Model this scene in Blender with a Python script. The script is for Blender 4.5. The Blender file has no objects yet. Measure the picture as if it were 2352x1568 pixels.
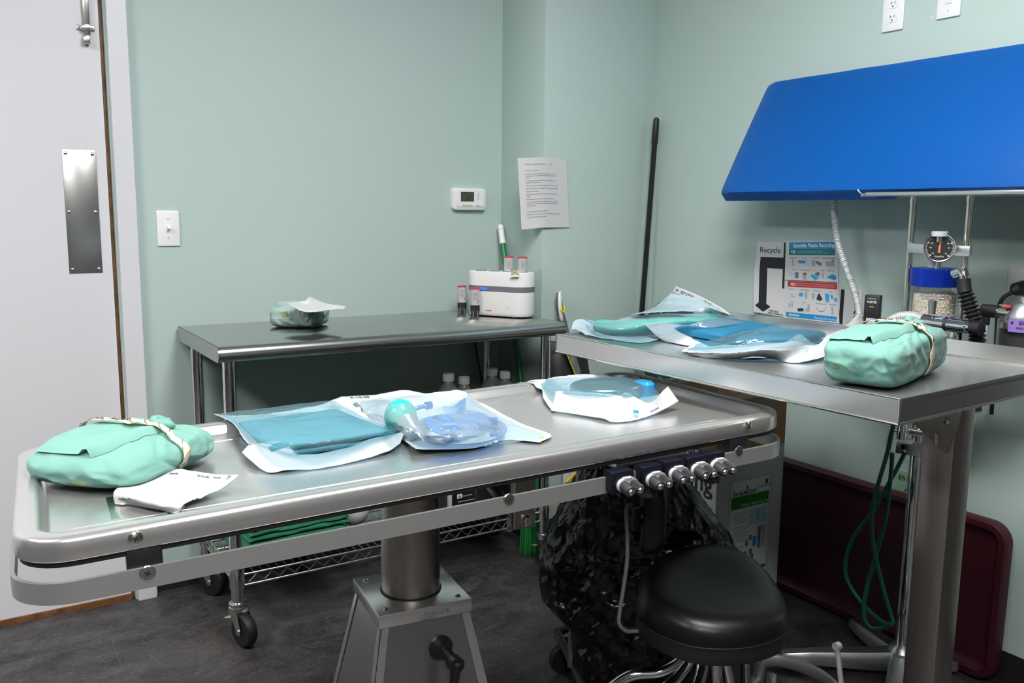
import bpy, bmesh, math, random
from mathutils import Vector, Matrix, noise
# ------------------------------------------------------------------ scene, camera, world, lamps, exposure
SC = bpy.context.scene
COL = SC.collection
SC.view_settings.view_transform = 'Standard'
SC.view_settings.look = 'None'
SC.view_settings.gamma = 1.0
SC.view_settings.use_curve_mapping = False
SC.view_settings.exposure = 0.0
SC.cycles.max_bounces = 10
SC.cycles.transparent_max_bounces = 24
SC.cycles.use_denoising = True
SC.cycles.sample_clamp_indirect = 6.0
SC.cycles.caustics_reflective = False
SC.cycles.caustics_refractive = False
FPX, YAW, PITCH, ROLL = 2000.0, 0.5659, 0.1462, 0.0098
CAM = Vector((0.0, -3.0157, 1.2984))
_cy, _sy, _cp, _sp, _cr, _sr = math.cos(YAW), math.sin(YAW), math.cos(PITCH), math.sin(PITCH), math.cos(ROLL), math.sin(ROLL)
FW = Vector((_sy*_cp, _cy*_cp, -_sp)); _r0 = Vector((_cy, -_sy, 0)); _u0 = _r0.cross(FW)
RT = _r0*_cr + _u0*_sr; UP = _u0*_cr - _r0*_sr
cd = bpy.data.cameras.new('camera'); cam = bpy.data.objects.new('camera', cd); COL.objects.link(cam)
cd.sensor_fit = 'HORIZONTAL'; cd.sensor_width = 36.0; cd.lens = FPX*36.0/2352.0; cd.clip_start = 0.02
Mc = Matrix((RT, UP, -FW)).transposed().to_4x4(); Mc.translation = CAM
cam.matrix_world = Mc
SC.camera = cam
W = bpy.data.worlds.new('world'); SC.world = W; W.use_nodes = True
W.node_tree.nodes['Background'].inputs[0].default_value = (0.75, 0.85, 1.0, 1)
W.node_tree.nodes['Background'].inputs[1].default_value = 0.0
LAMP_POWER = 34.0     # emission of the ceiling light diffusers
XR, XA, BUMP, ZC = 2.397, 1.858, 0.297, 2.74          # right wall, chase side wall, chase depth, ceiling height
XL, YF = -3.6, -4.9                                    # left wall, wall behind the camera
LIGHTS = [(-1.35, -1.5), (0.95, -2.15), (-0.35, -3.75)]

def ray(x, y): return FW + RT*((x-1176)/FPX) - UP*((y-784)/FPX)
def onZ(x, y, z): d = ray(x, y); return CAM + d*((z-CAM.z)/d.z)
def onX(x, y, X): d = ray(x, y); return CAM + d*((X-CAM.x)/d.x)
def onY(x, y, Y): d = ray(x, y); return CAM + d*((Y-CAM.y)/d.y)
def onP(x, y, o, n): d = ray(x, y); return CAM + d*((Vector(o)-CAM).dot(n)/d.dot(n))
V = Vector
# ------------------------------------------------------------------ materials
def mat(name, col=(.8,.8,.8), rough=.5, metal=0.0, bump=0.0, bscale=200.0, var=0.0, vscale=8.0, coat=0.0, spec=None, stretch=None, emit=None, es=0.0, alpha=None, col2=None, rvar=0.0, sheen=0.0):
    m = bpy.data.materials.new(name); m.use_nodes = True
    nt = m.node_tree; b = nt.nodes['Principled BSDF']
    b.inputs['Base Color'].default_value = (*col, 1); b.inputs['Roughness'].default_value = rough
    b.inputs['Metallic'].default_value = metal; b.inputs['Coat Weight'].default_value = coat
    if spec is not None: b.inputs['Specular IOR Level'].default_value = spec
    if sheen: b.inputs['Sheen Weight'].default_value = sheen
    if emit: b.inputs['Emission Color'].default_value = (*emit, 1); b.inputs['Emission Strength'].default_value = es
    if alpha is not None: b.inputs['Alpha'].default_value = alpha
    tc = mp = None
    if bump or var or rvar:
        tc = nt.nodes.new('ShaderNodeTexCoord'); mp = nt.nodes.new('ShaderNodeMapping')
        nt.links.new(tc.outputs['Object'], mp.inputs[0])
        if stretch: mp.inputs['Scale'].default_value = stretch
    if bump:
        n = nt.nodes.new('ShaderNodeTexNoise'); n.inputs['Scale'].default_value = bscale; n.inputs['Detail'].default_value = 4
        bp = nt.nodes.new('ShaderNodeBump'); bp.inputs['Strength'].default_value = bump; bp.inputs['Distance'].default_value = 0.002
        nt.links.new(mp.outputs[0], n.inputs['Vector']); nt.links.new(n.outputs['Fac'], bp.inputs['Height']); nt.links.new(bp.outputs[0], b.inputs['Normal'])
    if var or rvar:
        n2 = nt.nodes.new('ShaderNodeTexNoise'); n2.inputs['Scale'].default_value = vscale; n2.inputs['Detail'].default_value = 5
        nt.links.new(mp.outputs[0], n2.inputs['Vector'])
    if var:
        mx = nt.nodes.new('ShaderNodeMix'); mx.data_type = 'RGBA'
        c2 = col2 or tuple(max(0, c*(1-var)) for c in col)
        mx.inputs[6].default_value = (*col, 1); mx.inputs[7].default_value = (*c2, 1)
        rp = nt.nodes.new('ShaderNodeMapRange'); rp.inputs[1].default_value = .35; rp.inputs[2].default_value = .7
        nt.links.new(n2.outputs['Fac'], rp.inputs[0]); nt.links.new(rp.outputs[0], mx.inputs[0]); nt.links.new(mx.outputs[2], b.inputs['Base Color'])
    if rvar:
        rr = nt.nodes.new('ShaderNodeMapRange'); rr.inputs[1].default_value = .3; rr.inputs[2].default_value = .7
        rr.inputs[3].default_value = max(0.02, rough-rvar); rr.inputs[4].default_value = rough+rvar
        nt.links.new(n2.outputs['Fac'], rr.inputs[0]); nt.links.new(rr.outputs[0], b.inputs['Roughness'])
    return m
def film(name, tint, haze=0.12, hazecol=None, rough=.12, gloss=.16, wrinkle=.5, wscale=9.0):
    """clear plastic film: tinted see-through sheet with sharp highlights"""
    m = bpy.data.materials.new(name); m.use_nodes = True; nt = m.node_tree; nt.nodes.clear()
    out = nt.nodes.new('ShaderNodeOutputMaterial'); tr = nt.nodes.new('ShaderNodeBsdfTransparent'); tr.inputs[0].default_value = (*tint, 1)
    gl = nt.nodes.new('ShaderNodeBsdfGlossy'); gl.inputs['Roughness'].default_value = rough
    df = nt.nodes.new('ShaderNodeBsdfDiffuse'); df.inputs[0].default_value = (*(hazecol or tint), 1)
    m1 = nt.nodes.new('ShaderNodeMixShader'); m1.inputs[0].default_value = haze
    m2 = nt.nodes.new('ShaderNodeMixShader')
    lw = nt.nodes.new('ShaderNodeFresnel'); lw.inputs[0].default_value = 1.45
    mu = nt.nodes.new('ShaderNodeMath'); mu.operation = 'MULTIPLY_ADD'; mu.inputs[1].default_value = .38; mu.inputs[2].default_value = gloss*.4
    nt.links.new(lw.outputs[0], mu.inputs[0]); nt.links.new(mu.outputs[0], m2.inputs[0])
    nt.links.new(tr.outputs[0], m1.inputs[1]); nt.links.new(df.outputs[0], m1.inputs[2])
    nt.links.new(m1.outputs[0], m2.inputs[1]); nt.links.new(gl.outputs[0], m2.inputs[2]); nt.links.new(m2.outputs[0], out.inputs[0])
    tc = nt.nodes.new('ShaderNodeTexCoord'); n = nt.nodes.new('ShaderNodeTexNoise'); n.inputs['Scale'].default_value = wscale; n.inputs['Detail'].default_value = 3; n.inputs['Distortion'].default_value = 2.0
    bp = nt.nodes.new('ShaderNodeBump'); bp.inputs['Strength'].default_value = wrinkle; bp.inputs['Distance'].default_value = .02
    nt.links.new(tc.outputs['Object'], n.inputs['Vector']); nt.links.new(n.outputs['Fac'], bp.inputs['Height'])
    nt.links.new(bp.outputs[0], gl.inputs['Normal']); nt.links.new(bp.outputs[0], df.inputs['Normal'])
    return m
M = {}
M['wall'] = mat('wall_paint', (.465,.58,.555), .55, bump=.10, bscale=260, spec=.3)
M['white_paint'] = mat('white_door_paint', (.68,.68,.72), .35, bump=.03, bscale=80)
M['wood_edge'] = mat('brown_wood_edge', (.22,.10,.035), .5, var=.6, vscale=30)
M['wall_far'] = mat('unseen_walls_darkened', (.12,.13,.13), .6)  # walls out of view: an unlit room put into the colour, cuts bounce
M['wall_dark'] = mat('unseen_right_wall_darkened', (.035,.036,.038), .6)  # out-of-view end of the right wall, darkened in colour to darken steel reflections
M['ceiling'] = mat('ceiling_white', (.62,.64,.65), .8)
M['base'] = mat('black_cove_base', (.012,.012,.014), .45)
M['steel'] = mat('brushed_steel', (.76,.75,.74), .25, .84)
M['steel_top'] = mat('worktop_steel', (.56,.56,.55), .24, .97)
M['steel_y'] = mat('brushed_steel_lengthwise', (.74,.735,.73), .24, .88)
M['steel_dark'] = mat('satin_steel', (.42,.415,.405), .30, .95)
M['steel_warm'] = mat('worn_steel', (.42,.375,.34), .36, 1.0, var=.12, vscale=9, stretch=(14,14,1))
M['steel_matt'] = mat('matt_steel_bar', (.52,.52,.52), .42, .75)
M['chrome'] = mat('chrome', (.78,.78,.80), .07, 1.0)
M['zinc'] = mat('zinc_plate', (.70,.69,.64), .22, 1.0)
M['alu'] = mat('cast_aluminium', (.66,.67,.69), .33, 1.0)
M['alu_matt'] = mat('grey_anodised_bar', (.50,.51,.53), .5, .6)
M['black'] = mat('black_plastic', (.012,.012,.014), .38)
M['black_navy'] = mat('blue_black_anodised_block', (.008,.009,.018), .3, .2)
M['rubber'] = mat('black_rubber', (.010,.010,.011), .55)
M['vinyl'] = mat('black_vinyl', (.004,.004,.005), .36, bump=.12, bscale=230, spec=.35)
M['bag'] = mat('black_polythene', (.004,.004,.005), .20, bump=1.0, bscale=60, spec=.5)
M['white'] = mat('white_plastic', (.84,.84,.85), .35)
M['white_g'] = mat('white_gloss', (.86,.86,.88), .22)
M['grey_lt'] = mat('light_grey_plastic', (.52,.53,.55), .4)
M['grey'] = mat('grey_plastic', (.16,.165,.18), .4)
M['grey_dk'] = mat('dark_grey_plastic', (.028,.028,.031), .45)
M['strap'] = mat('grey_strap', (.17,.17,.18), .4)
M['paper'] = mat('white_paper', (.64,.64,.65), .6, bump=.05, bscale=60)
M['pouch_paper'] = mat('pouch_paper', (.57,.575,.595), .55, bump=.06, bscale=40)
M['ink'] = mat('ink', (.03,.03,.045), .6)
M['ink_grey'] = mat('grey_print', (.16,.17,.20), .6)
M['marker'] = mat('black_marker', (.012,.012,.018), .6)
M['cloth'] = mat('aqua_wrap_cloth', (.185,.41,.35), .85, bump=.10, bscale=420, var=.12, vscale=9, sheen=.15)
M['cloth_pale'] = mat('pale_aqua_cloth', (.36,.49,.47), .85, bump=.10, bscale=420, var=.12, vscale=9)
M['stain'] = mat('brown_stain', (.30,.36,.17), .85)
M['stain2'] = mat('dark_green_smudge', (.10,.33,.27), .85)
M['cloth_dark'] = mat('green_surgical_cloth', (.018,.185,.095), .85, bump=.12, bscale=420, var=.3, vscale=14)
M['tape'] = mat('cream_tape', (.80,.70,.50), .6, bump=.05, bscale=150)
M['tape_mark'] = mat('brown_tape_stripe', (.20,.11,.05), .6)
M['drape'] = mat('light_blue_drape', (.16,.40,.46), .75, bump=.2, bscale=300)
M['drape_deep'] = mat('mid_blue_drape', (.015,.17,.31), .7, bump=.2, bscale=300)
M['blue_vinyl'] = mat('blue_vinyl', (.001,.085,.36), .33, bump=.08, bscale=120, spec=.45)
M['blue_lid'] = mat('blue_anodised', (.005,.035,.42), .25, .55)
M['blue_plastic'] = mat('bright_blue_plastic', (.005,.20,.62), .3)
M['blue_tube'] = mat('blue_clear_tube', (.03,.30,.62), .2)
M['teal'] = mat('dark_teal_fabric', (.006,.075,.068), .8, bump=.5, bscale=300)
M['dot'] = mat('pale_dot', (.65,.60,.55), .7)
M['teal_bulb'] = mat('teal_rubber', (.03,.52,.42), .25)
M['green_mesh'] = mat('green_ribbed_tube', (.02,.48,.36), .4, bump=.8, bscale=60, stretch=(8,1,1))
M['green_hose'] = mat('green_hose', (.006,.15,.10), .35)
M['green_handle'] = mat('green_handle', (.01,.19,.055), .35)
M['bristle'] = mat('green_bristle', (.02,.32,.06), .6)
M['yellow'] = mat('yellow_plastic', (.80,.55,.01), .4)
M['yellow_lime'] = mat('lime_trim', (.72,.68,.02), .4)
M['maroon'] = mat('maroon_plastic', (.050,.006,.013), .42, bump=.05, bscale=60)
M['card'] = mat('brown_cardboard', (.47,.26,.125), .8, var=.12, vscale=20)
M['card_white'] = mat('white_printed_card', (.62,.62,.64), .55)
M['clear'] = film('clear_plastic', (.975,.98,.98), .05, (.85,.85,.85), .08, .10, .8, 14)
M['clear_hose'] = film('translucent_hose', (.80,.84,.86), .55, (.80,.83,.85), .2, .3, .1, 20)
M['acrylic'] = film('clear_acrylic', (.97,.985,.98), .02, (.8,.8,.8), .05, .05, .0, 5)
M['film_milky'] = film('milky_blue_film', (.84,.94,.98), .5, (.70,.86,.95), .2, .2, .5, 10)
M['film_blue'] = film('light_blue_film', (.66,.87,.94), .20, (.27,.53,.61), .13, .14, .5, 8)
M['film_pale'] = film('pale_blue_film', (.85,.95,.99), .17, (.72,.90,.99), .13, .18, .5, 8)
M['film_deep'] = film('deeper_blue_film', (.45,.72,.90), .12, (.10,.38,.68), .13, .14, .5, 8)
M['bottle'] = film('translucent_bottle', (.78,.82,.80), .5, (.46,.49,.47), .25, .3, .1, 20)
M['pvc_blue'] = film('pale_blue_pvc', (.60,.78,.98), .35, (.28,.52,.95), .12, .25, .3, 12)
M['granule'] = mat('cream_granules', (.88,.79,.66), .8, bump=.5, bscale=120, var=.22, vscale=160)
M['purple'] = mat('purple_label', (.27,.17,.52), .45)
M['red'] = mat('red_plastic', (.75,.03,.03), .4)
M['crimson'] = mat('crimson_cap', (.60,.03,.06), .35)
M['silver'] = mat('silver_label', (.66,.65,.65), .36, .55)
M['orange'] = mat('orange_needle', (.90,.18,.02), .5)
M['dial'] = mat('black_dial', (.012,.012,.013), .4)
M['screen'] = mat('lcd_screen', (.075,.09,.055), .25)
M['note'] = mat('yellow_note', (.80,.74,.46), .6)
M['beige_btn'] = mat('beige_button', (.62,.58,.42), .45)
M['pr_blue'] = mat('print_blue', (.01,.27,.60), .5)
M['pr_teal'] = mat('print_teal', (.005,.20,.19), .5)
M['pr_red'] = mat('print_red', (.50,.025,.03), .5)
M['pr_green'] = mat('print_green', (.02,.20,.02), .5)
M['pr_sky'] = mat('print_sky', (.02,.38,.68), .5)
M['pr_grey'] = mat('print_grey', (.36,.39,.44), .5)
M['pr_pale'] = mat('print_pale_blue', (.42,.62,.74), .5)
M['label_green'] = mat('pale_green_label', (.30,.50,.33), .4)
M['led_red'] = mat('red_glow', (.9,.3,.25), .4, emit=(1,.25,.18), es=.7)
M['led_green'] = mat('green_glow', (.55,.85,.45), .4, emit=(.5,.9,.4), es=.15)
M['led_blue'] = mat('blue_glow', (.02,.2,.9), .4, emit=(.02,.25,1), es=.6)
M['diffuser'] = mat('lamp_diffuser', (.9,.9,.9), .5, emit=(1.0,.985,.96), es=LAMP_POWER)
# sheet-vinyl floor: slate tiles with faint joints
def floor_mat():
    m = bpy.data.materials.new('slate_vinyl_floor'); m.use_nodes = True; nt = m.node_tree; b = nt.nodes['Principled BSDF']
    tc = nt.nodes.new('ShaderNodeTexCoord'); mp = nt.nodes.new('ShaderNodeMapping'); mp.inputs['Scale'].default_value = (1, 1.6, 1)
    nt.links.new(tc.outputs['Object'], mp.inputs[0])
    n1 = nt.nodes.new('ShaderNodeTexNoise'); n1.inputs['Scale'].default_value = 5; n1.inputs['Detail'].default_value = 9; n1.inputs['Roughness'].default_value = .72; n1.inputs['Distortion'].default_value = .8
    n2 = nt.nodes.new('ShaderNodeTexNoise'); n2.inputs['Scale'].default_value = 2.3; n2.inputs['Detail'].default_value = 4
    n3 = nt.nodes.new('ShaderNodeTexNoise'); n3.inputs['Scale'].default_value = 90; n3.inputs['Detail'].default_value = 6; n3.inputs['Distortion'].default_value = 1.5
    for n in (n1, n2, n3): nt.links.new(mp.outputs[0], n.inputs['Vector'])
    cr = nt.nodes.new('ShaderNodeValToRGB'); e = cr.color_ramp.elements
    e[0].position = .36; e[0].color = (.006,.006,.0065,1); e[1].position = .64; e[1].color = (.100,.096,.099,1)
    nt.links.new(n1.outputs['Fac'], cr.inputs[0])
    c2 = nt.nodes.new('ShaderNodeValToRGB'); e = c2.color_ramp.elements
    e[0].position = .45; e[0].color = (.022,.024,.027,1); e[1].position = .66; e[1].color = (.060,.038,.030,1)
    nt.links.new(n2.outputs['Fac'], c2.inputs[0])
    m1 = nt.nodes.new('ShaderNodeMix'); m1.data_type = 'RGBA'; m1.inputs[0].default_value = .35
    nt.links.new(cr.outputs[0], m1.inputs[6]); nt.links.new(c2.outputs[0], m1.inputs[7])
    c3 = nt.nodes.new('ShaderNodeValToRGB'); e = c3.color_ramp.elements; e[0].position = .56; e[0].color = (0,0,0,1); e[1].position = .74; e[1].color = (.13,.13,.14,1)
    nt.links.new(n3.outputs['Fac'], c3.inputs[0])
    m2 = nt.nodes.new('ShaderNodeMix'); m2.data_type = 'RGBA'; m2.blend_type = 'ADD'; m2.inputs[0].default_value = .8
    nt.links.new(m1.outputs[2], m2.inputs[6]); nt.links.new(c3.outputs[0], m2.inputs[7])
    br = nt.nodes.new('ShaderNodeTexBrick'); br.inputs['Scale'].default_value = 1; br.inputs['Mortar Size'].default_value = .0011; br.inputs['Brick Width'].default_value = .61; br.inputs['Row Height'].default_value = .305
    br.inputs['Color1'].default_value = (0,0,0,1); br.inputs['Color2'].default_value = (0,0,0,1); br.inputs['Mortar'].default_value = (1,1,1,1); br.offset = .5
    nt.links.new(tc.outputs['Object'], br.inputs['Vector'])
    m3 = nt.nodes.new('ShaderNodeMix'); m3.data_type = 'RGBA'; m3.inputs[7].default_value = (.085,.085,.085,1)
    nt.links.new(br.outputs['Color'], m3.inputs[0]); nt.links.new(m2.outputs[2], m3.inputs[6]); nt.links.new(m3.outputs[2], b.inputs['Base Color'])
    b.inputs['Roughness'].default_value = .5
    bp = nt.nodes.new('ShaderNodeBump'); bp.inputs['Strength'].default_value = .25; bp.inputs['Distance'].default_value = .002
    nt.links.new(n1.outputs['Fac'], bp.inputs['Height']); nt.links.new(bp.outputs[0], b.inputs['Normal'])
    return m
M['floor'] = floor_mat()
# ------------------------------------------------------------------ mesh builder
class MB:
    def __init__(s): s.v = []; s.f = []; s.m = []; s.mats = []
    def mi(s, m):
        m = M[m] if isinstance(m, str) else m
        if m not in s.mats: s.mats.append(m)
        return s.mats.index(m)
    def add(s, vs, fs, m):
        o = len(s.v); k = s.mi(m)
        s.v += [V(p) for p in vs]; s.f += [tuple(i+o for i in f) for f in fs]; s.m += [k]*len(fs); return s
    def bm(s, bm, m, T=None):
        bm.verts.ensure_lookup_table(); bm.verts.index_update()
        vs = [(T @ v.co if T else v.co.copy()) for v in bm.verts]; fs = [[v.index for v in f.verts] for f in bm.faces]
        bm.free(); return s.add(vs, fs, m)
    def box(s, c, d, m, ax=None, bev=0.0, seg=2):
        """box centred at c, full size d, axes ax (three unit vectors)"""
        b = bmesh.new(); bmesh.ops.create_cube(b, size=1.0)
        for v in b.verts: v.co = V((v.co.x*d[0], v.co.y*d[1], v.co.z*d[2]))
        if bev: bmesh.ops.bevel(b, geom=b.edges[:], offset=bev, segments=seg, affect='EDGES', profile=.5)
        T = frame(c, *(ax or (V((1,0,0)), V((0,1,0)), V((0,0,1)))))
        return s.bm(b, m, T)
    def tube(s, pts, r, m, n=10, closed=False, caps=True, flat=None):
        """swept tube along pts; r number or list; flat=(a,b) elliptical scale"""
        pts = [V(p) for p in pts]; k = len(pts); rs = r if isinstance(r, (list, tuple)) else [r]*k
        tg = []
        for i in range(k):
            a = pts[(i-1) % k] if (closed or i > 0) else pts[i]; b = pts[(i+1) % k] if (closed or i < k-1) else pts[i]
            t = (b-a); tg.append(t.normalized() if t.length > 1e-9 else V((0,0,1)))
        up = V((0,0,1)) if abs(tg[0].z) < .95 else V((1,0,0))
        nrm = (up - tg[0]*up.dot(tg[0])).normalized(); vs = []
        fa, fb = flat or (1, 1)
        for i in range(k):
            nrm = (nrm - tg[i]*nrm.dot(tg[i])); nrm = nrm.normalized() if nrm.length > 1e-6 else tg[i].orthogonal().normalized()
            bi = tg[i].cross(nrm)
            for j in range(n):
                a = 2*math.pi*j/n; vs.append(pts[i] + (nrm*math.cos(a)*fa + bi*math.sin(a)*fb)*rs[i])
        fs = []
        for i in range(k if closed else k-1):
            for j in range(n):
                a = i*n+j; b = i*n+(j+1) % n; c = ((i+1) % k)*n+(j+1) % n; d = ((i+1) % k)*n+j; fs.append((a, b, c, d))
        if caps and not closed: fs += [tuple(range(n-1, -1, -1)), tuple(range((k-1)*n, k*n))]
        return s.add(vs, fs, m)
    def cyl(s, a, b, r, m, n=20, r2=None): return s.tube([a, b], [r, r if r2 is None else r2], m, n)
    def lathe(s, prof, m, c=(0,0,0), ax=None, n=28, close=True):
        """profile [(radius, height)] turned round the third axis"""
        X, Y, Z = ax or (V((1,0,0)), V((0,1,0)), V((0,0,1))); c = V(c); vs = []; fs = []
        for (r, h) in prof:
            for j in range(n):
                a = 2*math.pi*j/n; vs.append(c + X*(r*math.cos(a)) + Y*(r*math.sin(a)) + Z*h)
        for i in range(len(prof)-1):
            for j in range(n): fs.append((i*n+j, i*n+(j+1) % n, (i+1)*n+(j+1) % n, (i+1)*n+j))
        if close:
            if prof[0][0] > 1e-6: fs.append(tuple(range(n-1, -1, -1)))
            if prof[-1][0] > 1e-6: fs.append(tuple(range((len(prof)-1)*n, len(prof)*n)))
        return s.add(vs, fs, m)
    def prism(s, poly, o, X, Y, Z, h, m, h0=0.0):
        """polygon (x, y) in frame o,X,Y extruded along Z from h0 to h"""
        o = V(o); n = len(poly); vs = [o+X*p[0]+Y*p[1]+Z*h0 for p in poly]+[o+X*p[0]+Y*p[1]+Z*h for p in poly]
        fs = [tuple(range(n-1, -1, -1)), tuple(range(n, 2*n))]+[(i, (i+1) % n, n+(i+1) % n, n+i) for i in range(n)]
        return s.add(vs, fs, m)
    def loft(s, rings, m, close=True, cap0=True, cap1=True):
        n = len(rings[0]); vs = [p for r in rings for p in r]; fs = []
        for i in range(len(rings)-1):
            for j in range(n if close else n-1): fs.append((i*n+j, i*n+(j+1) % n, (i+1)*n+(j+1) % n, (i+1)*n+j))
        if cap0: fs.append(tuple(range(n-1, -1, -1)))
        if cap1: fs.append(tuple(range((len(rings)-1)*n, len(rings)*n)))
        return s.add(vs, fs, m)
    def grid(s, g, m):
        """g: rows of points"""
        nv, nu = len(g), len(g[0]); vs = [p for r in g for p in r]
        return s.add(vs, [(i*nu+j, i*nu+j+1, (i+1)*nu+j+1, (i+1)*nu+j) for i in range(nv-1) for j in range(nu-1)], m)
    def ball(s, c, r, m, n=20, sc=(1,1,1), ax=None):
        prof = [(r*math.sin(math.pi*i/(n//2)), -r*math.cos(math.pi*i/(n//2))*sc[2]) for i in range(n//2+1)]
        X, Y, Z = ax or (V((1,0,0)), V((0,1,0)), V((0,0,1)))
        return s.lathe([(max(p[0], 1e-5), p[1]) for p in prof], m, c, (X*sc[0], Y*sc[1], Z), n, close=False)
    def text(s, t, size, o, X, Y, m, align='LEFT', lift=.0006, shear=0.0, sx=1.0, bold=0.0):
        cu = bpy.data.curves.new('t', 'FONT'); cu.body = t; cu.size = size; cu.align_x = align; cu.resolution_u = 2; cu.shear = shear; cu.offset = bold
        ob = bpy.data.objects.new('t', cu); COL.objects.link(ob)
        dg = bpy.context.evaluated_depsgraph_get(); me = bpy.data.meshes.new_from_object(ob.evaluated_get(dg))
        Z = X.cross(Y); o = V(o)+Z*lift
        s.add([o+X*(v.co.x*sx)+Y*v.co.y for v in me.vertices], [tuple(p.vertices) for p in me.polygons], m)
        bpy.data.objects.remove(ob); bpy.data.curves.remove(cu); bpy.data.meshes.remove(me); return s
    def quad(s, a, b, c, d, m): return s.add([a, b, c, d], [(0,1,2,3)], m)
    def plate(s, o, X, Y, w, h, m, lift=.0004):
        """flat printed patch, lower-left corner o"""
        Z = X.cross(Y); o = V(o)+Z*lift
        return s.quad(o, o+X*w, o+X*w+Y*h, o+Y*h, m)
    def build(s, name, parent=None, smooth=35, loc=None, solid=0.0, sub=0, weld=False):
        if parent is not None: o0 = WL[parent.name]
        elif loc is not None: o0 = V(loc)
        else:
            xs = [v.x for v in s.v]; ys = [v.y for v in s.v]; o0 = V(((min(xs)+max(xs))/2, (min(ys)+max(ys))/2, min(v.z for v in s.v)))
        me = bpy.data.meshes.new(name); me.from_pydata([tuple(v-o0) for v in s.v], [], s.f)
        for m in s.mats: me.materials.append(m)
        me.polygons.foreach_set('material_index', s.m)
        me.validate(); me.update()
        b = bmesh.new(); b.from_mesh(me)
        if weld: bmesh.ops.remove_doubles(b, verts=b.verts[:], dist=1e-5)
        bmesh.ops.recalc_face_normals(b, faces=b.faces[:]); b.to_mesh(me); b.free()
        if smooth:
            me.shade_smooth(); me.set_sharp_from_angle(angle=math.radians(smooth))
        ob = bpy.data.objects.new(name, me); COL.objects.link(ob); WL[ob.name] = o0
        if parent is not None: ob.parent = parent
        else: ob.location = o0
        if solid: md = ob.modifiers.new('thickness', 'SOLIDIFY'); md.thickness = solid; md.offset = 0
        if sub: md = ob.modifiers.new('smooth', 'SUBSURF'); md.levels = sub; md.render_levels = sub
        return ob
WL = {}
def frame(o, X, Y, Z): return Matrix(((X[0],Y[0],Z[0],o[0]),(X[1],Y[1],Z[1],o[1]),(X[2],Y[2],Z[2],o[2]),(0,0,0,1)))
EX, EY, EZ = V((1,0,0)), V((0,1,0)), V((0,0,1))
def tag(o, label, cat, group=None, kind=None):
    o['label'] = label; o['category'] = cat
    if group: o['group'] = group
    if kind: o['kind'] = kind
    return o
def thing(name, loc, label, cat, group=None):
    o = bpy.data.objects.new(name, None); COL.objects.link(o); o.location = V(loc); o.empty_display_size = .05; WL[o.name] = V(loc)
    return tag(o, label, cat, group)
def struct(mb, name, **k):
    o = mb.build(name, **k); o['kind'] = 'structure'; return o
def cr(p0, p1, p2, p3, t):
    return (p1*2 + (p2-p0)*t + (p0*2-p1*5+p2*4-p3)*t*t + (p1*3-p0-p2*3+p3)*t*t*t)*.5
def spline(P, n, closed=False):
    P = [V(p) for p in P]; k = len(P); out = []
    segs = k if closed else k-1
    for i in range(segs):
        a = P[i-1] if (closed or i > 0) else P[0]*2-P[1]; b = P[i]; c = P[(i+1) % k]; d = P[(i+2) % k] if (closed or i+2 < k) else P[-1]*2-P[-2]
        for j in range(n): out.append(cr(a, b, c, d, j/n))
    if not closed: out.append(P[-1].copy())
    return out
def surf(rows, nu=8, nv=8):
    """smooth surface through rows of control points"""
    R = [spline(r, nu) for r in rows]; cols = [spline([r[j] for r in R], nv) for j in range(len(R[0]))]
    return [[c[i] for c in cols] for i in range(len(cols[0]))]
def rrect(w, h, r, n=6, x0=0.0, y0=0.0):
    """rounded rectangle outline, counter-clockwise from the lower right arc"""
    out = []
    for cx, cy, a0 in ((x0+w-r, y0+r, -90), (x0+w-r, y0+h-r, 0), (x0+r, y0+h-r, 90), (x0+r, y0+r, 180)):
        for i in range(n+1):
            a = math.radians(a0+90*i/n); out.append((cx+r*math.cos(a), cy+r*math.sin(a)))
    return out
def crinkle(g, amp, sc, seed=0.0, n=None, ridge=True):
    """push a grid of points along its normals with folded-paper noise"""
    nv, nu = len(g), len(g[0]); out = []
    for i in range(nv):
        row = []
        for j in range(nu):
            a = g[i][min(j+1, nu-1)]-g[i][max(j-1, 0)]; b = g[min(i+1, nv-1)][j]-g[max(i-1, 0)][j]
            nn = a.cross(b); nn = nn.normalized() if nn.length > 1e-12 else V((0,0,1))
            if nn.z < 0: nn = -nn
            p = g[i][j]*sc + V((seed, seed*1.7, seed*.3)); q = noise.noise(p)
            if ridge: q = abs(q)*1.6-.35 + .5*abs(noise.noise(p*2.3))
            if ridge:
                vd = noise.voronoi(p*.62)[0]; q = .55*q + (vd[0]*1.9-.75) + .35*(noise.voronoi(p*1.5)[0][0]*1.9-.75)
            row.append(g[i][j] + nn*amp*q)
        out.append(row)
    return out
# ------------------------------------------------------------------ the room
def wallbox(name, x0, x1, y0, y1, z0, z1, m='wall'):
    b = MB(); b.box(((x0+x1)/2, (y0+y1)/2, (z0+z1)/2), (x1-x0, y1-y0, z1-z0), m); return struct(b, name, smooth=0)
DX0, DX1, DZ = -.72, .425, 2.12
wallbox('floor', XL-.1, XR+.1, YF-.1, .2, -.1, 0, 'floor')
wallbox('ceiling', XL-.1, XR+.1, YF-.1, .2, ZC, ZC+.1, 'ceiling')
wb = MB()
wb.box(((DX1+XR)/2+.05, .06, ZC/2), (XR-DX1+.1, .12, ZC), 'wall'); wb.box(((XL+DX0)/2, .06, ZC/2), (DX0-XL, .12, ZC), 'wall')
wb.box(((DX0+DX1)/2, .06, (ZC+DZ)/2), (DX1-DX0, .12, ZC-DZ), 'wall')
struct(wb, 'wall_back', smooth=0)
cb_ = MB(); cb_.box(((XA+XR)/2+.02, -BUMP/2+.02, ZC/2), (XR-XA+.04, BUMP+.04, ZC+.04), 'wall', bev=.004); struct(cb_, 'wall_chase', smooth=30)
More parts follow.
